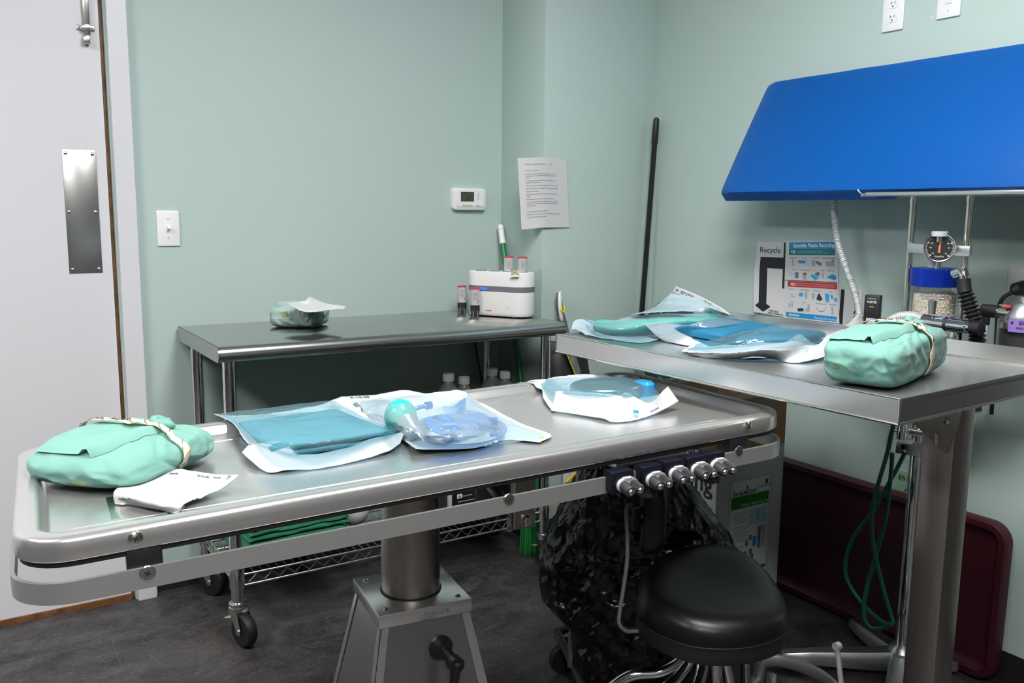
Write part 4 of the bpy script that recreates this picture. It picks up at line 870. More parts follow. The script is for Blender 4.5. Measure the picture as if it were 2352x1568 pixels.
# ------------------------------------------------------------------ rail clamps with paired knobs
spots = [(1421, 1100, 52), (1487, 1088, 46), (1539, 1075, 46), (1589, 1066, 46), (1633, 1057, 46)]
words_ = ['leftmost, set apart from the other four', 'second from the left', 'middle one of five', 'second from the right', 'rightmost, beside the carton']
for k, (x, y, w) in enumerate(spots):
    c = onP(x, y, A(0, RO-.006), AY); t = thing('rail_clamp', c, 'black two-knob clamp block on the table rail, '+words_[k], 'rail clamp', 'clamps on the table rail')
    m = MB(); wd_ = .050 if k == 0 else .046; m.box(c-AN*.002, (wd_, .030, .042), 'black_navy', (AX, AY, AN), bev=.0025); m.build('block', t)
    Xk, Yk, Zk = AX, AN, -AY
    base = c-AY*.015+AX*.006-AN*.007
    m = MB(); m.loft([[base+AX*px+AN*pz-AY*d for px, pz in rrect(.044, .026, .0129, 8, -.022, -.013)] for d in (0, .008)], 'grey_lt'); m.box(base+AN*.012-AY*.004, (.018, .008, .006), 'grey_lt', (AX, AY, AN)); m.build('collar', t)
    for j, dx in enumerate((-.010, .011)):
        q = base+AX*dx-AY*.006; dirk = (-AY*.97-AX*.12-AN*.12).normalized(); X_ = dirk.cross(EZ).normalized(); Y_ = X_.cross(dirk)
        m = MB(); rr = .0105
        if j == 0: m.lathe([(rr, 0), (rr, .024), (rr*.85, .028), (.006, .0285)], 'grey_dk', q, (X_, Y_, dirk), 22)
        else:
            prof_ = []
            rings = []
            for h in (0, .024, .027): rings.append([q+dirk*h+(X_*math.cos(a)+Y_*math.sin(a))*(rr*(1.0 if i % 2 else .86)*(1 if h < .025 else .85)) for i, a in enumerate([2*math.pi*i/36 for i in range(36)])])
            m.loft(rings, 'grey_dk')
        m.lathe([(.0055, .027), (.0062, .0282), (.0060, .0295), (.0052, .0312), (.0038, .0325), (.002, .0333), (.0001, .0335)], 'chrome', q, (X_, Y_, dirk), 24); m.build('knob', t)
    if k in (1, 4):
        m = MB(); q = c+AX*(.002)-AN*.022; m.lathe([(.011, 0), (.011, -.010), (.0175, -.012), (.0175, -.020), (.014, -.022)], 'grey_dk', q, (AX, AY, AN), 24); m.build('thumb_screw', t)
# ------------------------------------------------------------------ things lying on the tilting table
F0 = FL+.001
def fA(x, y, h=0.0): return pA(x, y, F0+h)
c = (fA(80, 1090)+fA(484, 1032))/2
L1 = fA(84, 1095); L2 = fA(268, 1132); L3 = fA(482, 1040)
e1 = L2-L1; e2 = L3-L2
cc_ = (L1+L3)/2; yaw_ = math.atan2(e2.y, e2.x)
bundle('wrapped_bundle', cc_-AY*.046-AX*.004, yaw_, e2.length*1.12, e1.length*1.22, .078, 'cloth', 11.7, 'large flat aqua cloth bundle taped across, left end of the tilting table', 'wrapped bundle', band=(-.05, .20, .125), pinch=.62, stain=[(-1.62, -.15, .13, .26, 'stain'), (-1.70, .30, .12, .30, 'stain2')], group='cloth wrapped bundles', N=96, ZN=AN, pw=3.6)
# ---- white packet beside it
def sheet(name, rows, mt, label, cat, group=None, nu=6, nv=6, amp=.0015, sc=25, solid=.0006, seed=0.0, deco=None, parent=None):
    g = crinkle(surf(rows, nu*2, nv*2 if len(rows) > 2 else nv*3), amp, sc, seed)
    o0, nn_ = (AO+AN*FL, AN) if g[0][0].x < 1.30 or (g[0][0]-AO).dot(AX) < AL and (g[0][0]-AO).dot(AY) < AW and g[0][0].z < .93 else (BO-EZ*.006, EZ)
    for r_ in g:
        for i_, p_ in enumerate(r_):
            h_ = (p_-o0).dot(nn_); hm = .0018
            if nn_ is AN:
                u_, v_ = (p_-AO).dot(AX), (p_-AO).dot(AY); d_ = min(u_, AL-u_, v_, AW-v_)
                if d_ < .054: hm = max(.0018, min(-FL+.0022, .0018+(.054-d_)/.016*.021))
                if d_ < -.002: hm = .0018
            if h_ < hm: r_[i_] = p_+nn_*(hm-h_)
    m = MB(); m.grid(g, mt)
    if deco: deco(m, g)
    o = m.build(name, parent, smooth=38 if mt in ('pouch_paper', 'paper') else 65, solid=solid)
    return (tag(o, label, cat, group) if parent is None else o), g
def deco_glove(m, g):
    for i, (u, v) in enumerate(((.28, .15), (.55, .13), (.72, .12))):
        sheet_text(m, g, ('xxx xx', 'GLOVES', 'xxx')[i] if i == 1 else 'sterile', .006, u, v, .17, .10, 'ink_grey', .0012)
    sheet_text(m, g, '7', .018, .88, .17, .17, .10, 'ink_grey', .0012)
sheet('glove_packet', [[fA(378, 1090, .012), fA(400, 1078, .016), fA(450, 1084, .016), fA(500, 1091, .022), fA(549, 1092, .030)],
    [fA(330, 1104, .010), fA(370, 1100, .014), fA(430, 1106, .014), fA(490, 1112, .016), fA(535, 1105, .024)],
    [fA(285, 1116, .010), fA(335, 1122, .013), fA(390, 1132, .012), fA(450, 1132, .011), fA(500, 1128, .011)],
    [fA(264, 1130, .014), fA(310, 1142, .020), fA(370, 1157, .017), fA(415, 1160, .010), fA(425, 1158, .004)],
    [fA(265, 1158, .0), fA(310, 1163, .0), fA(365, 1172, .0), fA(405, 1179, .0), fA(424, 1163, .0)]], 'paper', 'white paper glove packet marked 7 beside the large aqua bundle', 'paper packet', 'white paper packets', 6, 6, .002, 22, .0010, 2.0, deco_glove)
# ---- pouch 1: folded blue drape under film
def deco_date(t_, u, v, W_, H_, s=.013):
    def f(m, g): sheet_text(m, g, t_, s, u, v, W_, H_, 'ink', .0012)
    return f
p1 = thing('sterile_pouch', fA(740, 1030), 'big sealed pouch of folded blue drape, left of the pouches on the tilting table', 'sterile pouch', 'sealed sterile pouches')
back = [[fA(490, 952, .022), fA(560, 955, .012), fA(660, 945, .006), (fA(735, 930, .010)), fA(790, 911, .034)],
        [fA(532, 972, .026), fA(600, 975, .004), fA(690, 968, .004), fA(770, 955, .004), fA(822, 940, .020)],
        [fA(556, 1002, .028), fA(620, 1005, .003), fA(710, 1000, .003), fA(800, 985, .003), fA(868, 968, .012)],
        [fA(573, 1022, .030), fA(640, 1035, .004), fA(740, 1028, .004), fA(840, 1006, .004), fA(931, 990, .016)]]
sheet('paper_back', back, 'pouch_paper', None, None, None, 6, 6, .0025, 16, .0006, 1.0, lambda m, g: sheet_text(m, g, '5-29-25  K', .0135, .02, .055, .34, .26, 'ink', .0016), p1)
front = [[fA(573, 1020, .030), fA(600, 1016, .032), fA(655, 1016, .030), fA(690, 1046, .018), fA(790, 1032, .018), fA(880, 1002, .020), fA(931, 992, .022)],
         [fA(556, 1040, .018), fA(612, 1085, .0), fA(660, 1083, .0), (fA(740, 1076, .0)), fA(830, 1058, .0), fA(890, 1040, .002), fA(918, 1020, .008)]]
sheet('paper_front', front, 'pouch_paper', None, None, None, 6, 6, .0035, 15, .0006, 4.0, None, p1)
filmr = [[fA(497, 951, .026), fA(565, 944, .030), fA(650, 932, .040), fA(738, 920, .046), fA(768, 922, .030)],
         [fA(535, 970, .030), fA(600, 966, .048), fA(690, 958, .052), fA(770, 948, .050), fA(812, 944, .026)],
         [fA(560, 998, .032), fA(625, 996, .052), fA(720, 990, .055), fA(810, 976, .052), fA(858, 970, .024)],
         [fA(590, 1017, .034), fA(660, 1020, .052), fA(750, 1014, .052), fA(845, 996, .046), fA(912, 984, .028)],
         [fA(604, 1018, .033), fA(692, 1040, .022), fA(772, 1031, .022), fA(862, 1005, .022), fA(926, 989, .024)]]
sheet('film', filmr, 'film_blue', None, None, None, 7, 7, .0035, 14, 0, 9.0, None, p1)
# the folded drape inside
def pillow(name, corners, H, mt, label, cat, group=None, layers=1, ins=.0, seed=0.0, lift=0.0, N=AN, parent=None):
    a, b, c_, d = corners; m = MB()
    for k in range(layers):
        h0 = lift+H*k/layers; h1 = lift+H*(k+1)/layers; K = 22; rings = []
        for i in range(K+1):
            s = i/K; l = a*(1-s)+b*s; r = d*(1-s)+c_*s; e = 1-.35*(abs(2*s-1))**10; ring = []
            for (py, pz) in ((0, .15), (-.006, .5), (.0, .85), (.03, 1), (.3, 1.03), (.7, 1.03), (.97, 1), (1, .85), (1.006, .5), (1, .15), (.97, 0), (.5, 0), (.03, 0)):
                q = l*(1-py)+r*py; w = noise.noise(q*18+V((seed, k, pz)))*.0045; ring.append(q+N*(h0+(h1-h0)*pz*e+w*(pz > .4)))
            rings.append(ring)
        m.loft(rings, mt)
    o = m.build(name, parent, smooth=70)
    return tag(o, label, cat, group) if parent is None else o
pillow('folded_drape', [fA(548, 968, .03)-AN*.03, fA(772, 936, .03)-AN*.03, fA(905, 986, .03)-AN*.03, fA(622, 1026, .03)-AN*.03], .026, 'drape', 'folded light blue drape inside the biggest pouch on the tilting table', 'drape', None, 2, 0, 2.0, .004)
# ---- pouch 2: tubing, bulb and cable under film
p2 = thing('sterile_pouch', fA(1010, 960), 'clear pouch holding teal bulb and blue tubing, middle of the tilting table', 'sterile pouch', 'sealed sterile pouches')
back = [[fA(779, 912, .004), fA(860, 908, .006), fA(905, 899, .016), fA(940, 897, .020), fA(1000, 908, .010), fA(1040, 902, .012), fA(1085, 916, .008)],
        [fA(815, 940, .002), fA(880, 935, .002), fA(930, 930, .002), fA(980, 930, .002), fA(1040, 930, .002), fA(1090, 935, .004), fA(1125, 934, .012)],
        [fA(870, 975, .002), fA(900, 970, .002), fA(950, 970, .002), fA(1010, 970, .002), fA(1070, 970, .002), fA(1140, 970, .002), fA(1200, 975, .006)],
        [fA(925, 1010, .006), fA(950, 1010, .002), fA(990, 1012, .002), fA(1050, 1012, .002), fA(1110, 1008, .002), fA(1180, 1000, .002), fA(1266, 998, .004)],
        [fA(945, 1028, .014), fA(960, 1034, .010), fA(1000, 1034, .006), fA(1050, 1033, .004), fA(1100, 1028, .002), (fA(1160, 1012, .001)), fA(1240, 1018, .001)]]
def deco2(m, g):
    sheet_text(m, g, '6-10-25', .0125, .04, .055, .42, .27, 'ink', .0016)
    sheet_poly(m, g, [(.955, .83), (.985, .80), (.99, .86), (.962, .89)], 'yellow_lime', .0008)
sheet('paper_back', back, 'pouch_paper', None, None, None, 5, 6, .0022, 17, .0006, 6.0, deco2, p2)
filmr = [[fA(800, 925, .010), fA(865, 918, .020), fA(930, 908, .040), fA(1000, 912, .030), fA(1070, 908, .018), fA(1085, 914, .012)],
         [fA(830, 945, .012), fA(890, 936, .060), fA(940, 930, .070), fA(1010, 932, .052), fA(1080, 932, .028), fA(1120, 938, .010)],
         [fA(870, 972, .014), fA(910, 968, .060), fA(970, 965, .055), fA(1040, 962, .050), fA(1120, 962, .034), fA(1185, 972, .008)],
         [fA(920, 1000, .014), fA(950, 1000, .045), fA(1010, 1002, .048), fA(1080, 1000, .046), fA(1150, 994, .022), fA(1250, 996, .006)],
         [fA(946, 1028, .014), fA(965, 1032, .012), fA(1010, 1033, .010), fA(1060, 1031, .010), fA(1110, 1024, .008), fA(1235, 1014, .004)]]
sheet('film', filmr, 'film_pale', None, None, None, 7, 7, .004, 15, 0, 3.0, None, p2)
# clear blue-tinted tray lying in the pouch
tcx = fA(1062, 985); rows = []
def ell(cx, cy, ax_, ay_, n=36): return [(cx+ax_*math.cos(2*math.pi*i/n), cy+ay_*math.sin(2*math.pi*i/n)) for i in range(n)]
t_ = MB(); t_.loft([[fA(x, y, .003) for x, y in ell(1055, 992, 92, 28)], [fA(x, y, .006) for x, y in ell(1055, 992, 98, 30)], [fA(x, y, .024) for x, y in ell(1055, 985, 106, 34)], [fA(x, y, .026) for x, y in ell(1055, 984, 110, 36)]], 'pvc_blue', cap1=False)
tag(t_.build('plastic_basin', smooth=50), 'pale blue clear plastic basin inside the middle pouch', 'basin')
bc = fA(920, 958, .038); m = MB(); X_ = RT; Y_ = (AN*.9-FW*.3).normalized(); m.ball(bc, .0335, 'teal_bulb', 24, (1, 1, 1.12)); bdir = (fA(948, 990, .016)-bc).normalized(); m.tube([bc+bdir*.02, bc+bdir*.045, bc+bdir*.07, bc+bdir*.095], [.028, .020, .0125, .008], 'bottle', 18); tag(m.build('bulb_syringe'), 'teal bulb syringe inside the middle pouch', 'bulb syringe')
m = MB(); m.ball(fA(941, 996, .018), .0165, 'bottle', 18); m.tube([fA(938, 985, .020), fA(930, 968, .024)], [.014, .012], 'bottle', 14); tag(m.build('syringe_cap'), 'small clear rounded cap beside the teal bulb', 'cap')
m = MB(); m.tube(spline([fA(912, 984, .012), fA(921, 968, .022), fA(934, 950, .030), fA(955, 938, .036), fA(980, 932, .040), fA(990, 934, .036)], 7), .0048, 'blue_tube', 12); m.tube([fA(978, 932, .040), fA(990, 930, .040)], .0085, 'blue_plastic', 14); tag(m.build('suction_tip'), 'curved translucent blue suction tube inside the middle pouch', 'tube')
m = MB(); m.box(fA(1020, 978, .026), (.070, .020, .014), 'blue_plastic', ((AX*.93-AY*.36).normalized(), (AY*.93+AX*.36).normalized(), AN), bev=.005)
for k in range(5): m.tube(spline([fA(978+3*k, 963-1*k, .024+.003*k), fA(990+3*k, 985-1.5*k, .030), fA(1016+3*k, 996-2*k, .028), fA(1044, 992-2*k, .024), fA(1042, 975-2*k, .026), fA(1005+3*k, 960-k, .028)], 6, True), .0021, 'blue_plastic', 8, closed=True)
for x, y in ((1014, 985), (1029, 989), (991, 988)): m.ball(fA(x, y, .034), .0032, 'zinc', 10)
tag(m.build('cautery_pencil', smooth=50), 'bright blue coiled cable and hand piece inside the middle pouch', 'coiled cable')
m = MB()
for k in range(4): m.tube(spline([fA(1036+6*k, 938, .014), fA(1048+5*k, 930, .018), fA(1062+2*k, 918-k, .022), fA(1060+3*k, 926, .020), fA(1044+8*k, 938, .014)], 6), .0016, 'blue_tube', 6)
tag(m.build('thin_blue_lead'), 'thin blue looped leads at the back of the middle pouch', 'lead')
m = MB(); m.box(fA(1134, 967, .016), (.016, .012, .016), 'blue_plastic', (AX, AY, AN), bev=.003); tag(m.build('blue_connector'), 'small square blue connector at the right of the middle pouch', 'connector')
rows = [[fA(1015, 935, .02), fA(1060, 940, .022), fA(1110, 950, .022), fA(1130, 965, .018)], [fA(1020, 945, .028), fA(1060, 958, .034), (fA(1105, 968, .032)), fA(1125, 975, .018)], [fA(1040, 968, .024), fA(1060, 985, .028), fA(1090, 985, .024), fA(1120, 982, .014)]]
sheet('clear_sleeve', rows, 'pvc_blue', 'pale blue crumpled plastic sleeve lying in the basin', 'plastic sleeve', None, 6, 6, .006, 22, 0, 8.0)
# ---- pouch 3: round disc under film, with white flap
p3 = thing('sterile_pouch', fA(1370, 920), 'pouch with a dark round disc, right end of the tilting table', 'sterile pouch', 'sealed sterile pouches')
back = [[fA(1190, 886, .012), fA(1226, 872, .028), fA(1290, 872, .010), fA(1370, 868, .010), fA(1450, 866, .014), fA(1470, 876, .012)],
        [fA(1240, 893, .010), fA(1280, 890, .003), fA(1330, 886, .003), fA(1400, 886, .003), fA(1470, 890, .003), fA(1505, 894, .006)],
        [fA(1248, 915, .008), fA(1290, 915, .003), fA(1340, 913, .003), fA(1410, 913, .003), fA(1480, 912, .003), fA(1515, 905, .006)],
        [fA(1266, 942, .002), fA(1300, 940, .001), fA(1350, 945, .001), fA(1410, 955, .001), fA(1480, 945, .001), fA(1520, 925, .006)]]
sheet('paper_back', back, 'pouch_paper', None, None, None, 6, 6, .002, 17, .0006, 12.0, None, p3)
front = [[fA(1277, 899, .034), fA(1330, 901, .040), fA(1400, 906, .042), fA(1424, 910, .040), fA(1440, 903, .040), fA(1490, 926, .026), fA(1520, 900, .042), fA(1534, 887, .052)],
         [fA(1266, 944, .004), fA(1330, 952, .004), fA(1385, 962, .004), fA(1408, 971, .0), fA(1450, 968, .0), fA(1490, 956, .002), fA(1530, 938, .010), fA(1558, 922, .018)]]
def deco3(m, g):
    sheet_poly(m, g, [(.60, .60), (.64, .58), (.64, .72), (.60, .74)], 'pr_blue', .0008); sheet_text(m, g, 'H', .014, .595, .93, .30, .07, 'pr_blue', .001); sheet_text(m, g, 'ARES', .0095, .72, .72, .30, .07, 'pr_blue', .001)
sheet('paper_front', front, 'pouch_paper', None, None, None, 6, 8, .003, 16, .0006, 15.0, deco3, p3)
filmr = [[fA(1240, 872, .018), fA(1300, 869, .030), fA(1370, 866, .034), fA(1440, 867, .032), fA(1462, 874, .022), fA(1480, 880, .018)],
         [fA(1246, 890, .014), fA(1310, 884, .044), fA(1380, 881, .048), fA(1450, 884, .044), (fA(1490, 888, .026)), fA(1508, 892, .016)],
         [fA(1262, 905, .020), fA(1320, 899, .045), fA(1390, 903, .046), fA(1450, 905, .040), fA(1488, 906, .026), fA(1514, 903, .016)],
         [fA(1274, 908, .028), fA(1330, 906, .036), fA(1400, 912, .038), fA(1440, 912, .034), fA(1480, 922, .024), fA(1512, 908, .022)]]
sheet('film', filmr, 'film_blue', None, None, None, 7, 7, .003, 15, 0, 5.0, None, p3)
q = fA(1392, 890, .026); m = MB(); dk = .088; m.lathe([(.02, .010), (dk*.96, .010), (dk, .007), (dk, -.012), (dk*.97, -.016), (.02, -.016)], 'steel_dark', q, (AX, AY*.92, AN), 44); m.lathe([(.0001, .0115), (dk*.93, .0105)], 'drape_deep', q, (AX, AY*.92, AN), 44, close=False) if False else None
tag(m.build('round_disc', smooth=40), 'dark round metal dish inside the right hand pouch on the tilting table', 'dish')
m = MB(); m.lathe([(.0001, .022), (.020, .022), (.028, .016), (.030, .0), (.030, -.014)], 'blue_tube', fA(1478, 895, .016), (AX, AY, AN), 26); tag(m.build('blue_cup'), 'translucent blue cup beside the dark dish in the right hand pouch', 'cup')
# ------------------------------------------------------------------ over-table on a column, in front of the right wall
BO = V((1.359, -1.101, .974)); by = .056; UY = V((math.sin(by), -math.cos(by), 0)); UX = V((math.cos(by), math.sin(by), 0)); BL, BW, BH = .995, .613, .034
def B(u, v, h=0.0): return BO+UY*u+UX*v+EZ*h      # u along the table towards the camera, v towards the wall
def fB(x, y, h=0.0): return onZ(x, y, BO.z-.006+h)
t = thing('tray_table', (B(.88, .32).x, B(.88, .32).y, 0), 'stainless steel tray table on a square column at the right', 'tray table')
m = MB(); TH = .047
e_ = .0045
poly_f = [(0, -TH), (0, -.002), (.0015, 0), (e_, -.001), (e_+.004, -.006), (BW-.004, -.006), (BW-.004, BH), (BW, BH), (BW, -TH), (BW-.012, -TH), (BW-.012, -.012), (.010, -.012), (.010, -TH)]
m.prism(poly_f, B(0, 0), UX, EZ, UY, BL, 'steel_y')
for u, w in ((0, 1), (BL, -1)):
    m.prism([(0, -TH), (BW, -TH), (BW, 0), (0, 0)], B(u, 0), UX, EZ, UY*w, .003, 'steel_dark' if w < 0 else 'steel_y', 0)  # near end in darker steel: its dark reflection is put into the colour
m.tube([B(0, 0, -TH), B(BL, 0, -TH)], .003, 'zinc', 8); m.tube([B(.001, .001, 0), B(BL, .001, 0)], .0018, 'zinc', 8); m.tube([B(BL, 0, 0), B(BL, 0, -TH)], .0025, 'zinc', 8); m.tube([B(0, 0, 0), B(0, 0, -TH)], .0025, 'zinc', 8); m.tube([B(BL, 0, -TH), B(BL, BW, -TH)], .003, 'steel_dark', 8)
m.build('tray', t, smooth=30)
m = MB(); m.tube([B(.0, BW-.007, -.005), B(BL, BW-.007, -.005)], .0025, 'zinc', 8); m.build('weld_bead', t)
cx, cy0, cs = 1.700, -1.9640, .0715
CD = V((cx, cy0-cs/2, 0)); 
m = MB(); m.box(V((cx+cs/2, cy0-cs/2, .47)), (cs, cs, .90), 'steel_warm', bev=.005); m.build('column', t)
m = MB(); gx = cx-.004
P_ = [(2092, 966), (2215, 925), (2176, 1041), (2165, 1037)]; q = [onX(x, y, gx) for x, y in P_]
m.add(q+[p+EX*.006 for p in q], [(0,1,2,3), (7,6,5,4)]+[(i, 4+i, 4+(i+1) % 4, (i+1) % 4) for i in range(4)], 'steel_warm'); gp = m.build('gusset_plate', t, smooth=0)
for x, y in ((2130, 954), (2174, 966)): q = onX(x, y, gx); screw(q, -EX, .0075, gp)
m = MB(); a, b = onX(2152, 997, gx-.004), onX(2152, 1019, gx-.004); m.tube([a+EX*.006, a, b, b+EX*.006], .0042, 'zinc', 10); m.build('rivet_pin', t)
m = MB(); q = onX(2238, 936, 1.80); m.cyl(q-UX*.10+UY*-.02, q+V((.0, -.01, 0)), .0085, 'steel_dark', 16); m.build('release_pin', t)
m = MB(); m.box(V((cx+cs/2, -1.93, BO.z-.028)), (.40, .16, .032), 'steel_dark'); m.box(V((cx+cs/2, -1.70, BO.z-.026)), (.06, .55, .026), 'steel_dark'); m.build('support_arm', t, smooth=0)
m = MB(); fz = .03
m.box(V((cx+cs/2, cy0-cs/2, .03)), (.14, .14, .03), 'steel_dark', bev=.004)
arc = spline([onZ(1748, 1520, .07), onZ(1790, 1517, .075), onZ(1850, 1534, .075), onZ(1900, 1562, .07), onZ(1960, 1625, .06), V((cx, cy0-.08, .045))], 8)
m.tube(arc, .019, 'steel_matt', 12, flat=(1, .45)); m.tube([arc[0], onZ(1740, 1560, .02), V((arc[0].x-.06, arc[0].y-.02, .018))], .016, 'steel_matt', 10); m.tube([V((cx, cy0, .03)), V((cx-.35, cy0+.02, .03)), V((cx-.52, cy0+.05, .02))], .022, 'steel_dark', 10)
m.tube([V((cx, cy0-.04, .03)), V((cx+.02, cy0-.42, .02))], .022, 'steel_dark', 10); m.build('foot_base', t)
m = MB(); a, b = onZ(1923, 1484, .16), V((0, 0, 0)); a = onX(1923, 1484, 1.46); b = onX(1935, 1600, 1.46); m.tube([a+(b-a)*.06, b], .0055, 'steel_matt', 10); m.lathe([(.0085, -.006), (.0085, .006)], 'steel_matt', a, (EY, EZ, EX), 16); m.build('pedal_lever', t)
m = MB(); a = onX(1771, 1545, 1.36); b = onX(1770, 1600, 1.36); m.tube([a+EZ*.0, (a+b)/2, b], [.0135, .014, .014], 'zinc', 14, flat=(.4, 1)); m.lathe([(.0045, 0), (.004, .003), (.0001, .004)], 'chrome', onX(1772, 1548, 1.354), (EY, EZ, -EX), 12); m.build('foot_pedal', t)
# ---- pouches on the tray table
pb1 = thing('sterile_pouch', fB(1560, 740), 'pouch with raised corner and green tubing, left end of the tray table', 'sterile pouch', 'sealed sterile pouches')
back = [[fB(1312, 762, .002), fB(1318, 738, .026), fB(1340, 733, .030), fB(1380, 745, .012), fB(1440, 728, .010), fB(1520, 722, .012), fB(1600, 720, .010), fB(1690, 727, .006)],
        [fB(1318, 757, .010), fB(1345, 748, .016), fB(1390, 750, .006), fB(1440, 750, .004), fB(1500, 748, .004), fB(1560, 745, .004), fB(1620, 745, .004), fB(1690, 745, .004)],
        [fB(1335, 762, .010), fB(1370, 762, .004), fB(1420, 768, .003), fB(1460, 772, .003), fB(1500, 772, .003), fB(1550, 772, .002), fB(1600, 770, .002), fB(1650, 768, .002)],
        [fB(1345, 770, .006), fB(1390, 778, .002), fB(1430, 784, .001), fB(1470, 788, .001), fB(1510, 782, .001), fB(1520, 781, .001), fB(1560, 784, .001), fB(1600, 784, .001)]]
sheet('paper_back', back, 'film_milky', None, None, None, 5, 6, .003, 17, .0006, 2.0, None, pb1)
# flap of the pouch standing up at the back
yb_ = -1.32
fl = [[fB(1446, 724, .020), fB(1500, 718, .040), fB(1560, 716, .046), fB(1620, 718, .040), fB(1678, 727, .020)],
      [onX(1480, 716, 1.86), onX(1520, 700, 1.87), onX(1570, 700, 1.88), onX(1620, 706, 1.88), onX(1672, 722, 1.87)],
      [onX(1505, 704, 1.88), onX(1535, 684, 1.89), onX(1575, 683, 1.90), onX(1625, 698, 1.90), onX(1674, 722, 1.89)],
      [onX(1545, 670, 1.90), onX(1556, 666, 1.905), onX(1590, 681, 1.91), onX(1632, 701, 1.91), onX(1677, 724, 1.90)]]
g = crinkle(surf(fl, 7, 6), .0025, 16, 3.0); m = MB(); m.grid(g, 'film_milky'); m.build('raised_flap', pb1, smooth=65, solid=.0006)
band_ = [[onX(1544, 670, 1.897), onX(1590, 692, 1.907), onX(1640, 714, 1.905), onX(1655, 724, 1.897)], [onX(1549, 663, 1.899), onX(1597, 685, 1.909), onX(1645, 708, 1.907), onX(1668, 724, 1.898)], [onX(1553, 657, 1.90), onX(1604, 678, 1.91), onX(1650, 702, 1.908), onX(1679, 722, 1.90)]]
g = surf(band_, 7, 3); gf = [list(reversed(r)) for r in g]; g2 = [r[:] for r in reversed(g)]
m = MB(); m.grid([[p-EX*.001 for p in r] for r in g], 'pouch_paper'); gg = [[p-EX*.001 for p in r] for r in reversed(g)]
lx = [list(reversed(r)) for r in [[p-EX*.001 for p in r] for r in g]]
for s_, u in (('Gelt Collar', .02), ('(2yly)', .42), ('5-21-25  K', .70)): sheet_text(m, lx, s_, .0125, u, .70, .20, .022, 'ink', lift=.0012)
m.build('seal_band', pb1, smooth=65, solid=.0006)
fr = [[fB(1480, 745, .040), fB(1520, 743, .042), fB(1560, 747, .040), fB(1580, 748, .040), fB(1610, 739, .046), fB(1630, 760, .026)],
      [fB(1519, 783, .001), fB(1545, 788, .001), fB(1570, 793, .001), fB(1592, 796, .001), fB(1620, 800, .001), fB(1660, 800, .001)]]
sheet('paper_front', fr, 'pouch_paper', None, None, None, 6, 6, .003, 16, .0006, 21.0, None, pb1)
gt = [fB(1378, 748, .020), fB(1430, 752, .026), fB(1490, 748, .030), fB(1560, 744, .030), fB(1600, 742, .028), fB(1640, 736, .020)]
m = MB(); m.tube(spline(gt, 10), [.022]+[.024]*49+[.016], 'green_mesh', 18, flat=(.8, 1.15)); tag(m.build('green_tube', smooth=60), 'ribbed green tube wrap inside the pouch at the left of the tray table', 'tube')
fm = [[fB(1345, 738, .026), fB(1400, 736, .044), fB(1470, 732, .054), fB(1540, 730, .056), fB(1610, 728, .054), fB(1690, 730, .034), fB(1760, 738, .014)],
      [fB(1350, 748, .020), fB(1400, 748, .050), fB(1470, 744, .058), fB(1540, 740, .060), fB(1610, 738, .060), fB(1690, 742, .046), fB(1770, 745, .014)],
      [fB(1362, 757, .010), fB(1400, 760, .040), fB(1455, 759, .044), fB(1490, 752, .046), fB(1560, 748, .046), fB(1640, 756, .040), fB(1700, 758, .010)],
      [fB(1375, 768, .006), fB(1420, 776, .010), fB(1460, 780, .010), fB(1490, 776, .014), fB(1560, 770, .014), fB(1630, 768, .014), fB(1680, 764, .004)]]
sheet('film', fm, 'film_pale', None, None, None, 6, 6, .003, 14, 0, 7.0, None, pb1)
def pillowB(*a, **k): return pillow(*a, N=EZ, **k)
pillowB('folded_drape', [fB(1535, 742, .045)-EZ*.045, fB(1665, 724, .045)-EZ*.045, fB(1790, 738, .045)-EZ*.045, fB(1660, 764, .045)-EZ*.045], .038, 'drape_deep', 'mid blue folded cloth behind the middle of the tray table', 'drape', None, 2, 0, 4.0, .003)
m = MB(); q = fB(1745, 747, 0); m.box(q+EZ*.010, (.035, .12, .020), 'pouch_paper', ((UX*.9+UY*.4).normalized(), (UY*.9-UX*.4).normalized(), EZ), bev=.004); tag(m.build('gauze_block'), 'small white gauze block behind the blue cloths on the tray table', 'gauze')
pb2 = thing('sterile_pouch', fB(1760, 790), 'pouch with deep blue cloth and tall white corner beside the taped cube bundle', 'sterile pouch', 'sealed sterile pouches')
back = [[fB(1640, 775, .010), fB(1700, 762, .006), fB(1760, 752, .004), fB(1830, 748, .004), fB(1900, 760, .010), fB(1950, 742, .030), fB(1972, 722, .052)],
        [fB(1605, 790, .006), fB(1670, 783, .004), fB(1740, 775, .003), fB(1810, 770, .003), fB(1880, 775, .006), fB(1940, 765, .020), fB(1983, 728, .046)],
        [fB(1570, 805, .004), fB(1640, 805, .003), fB(1710, 800, .003), fB(1780, 797, .003), fB(1850, 795, .004), fB(1920, 785, .014), fB(1975, 752, .030)],
        [fB(1566, 810, .003), fB(1620, 818, .002), fB(1690, 822, .002), fB(1750, 822, .002), fB(1830, 815, .003), fB(1900, 800, .008), fB(1965, 765, .020)]]
sheet('paper_back', back, 'pouch_paper', None, None, None, 6, 6, .0035, 17, .0006, 31.0, None, pb2)
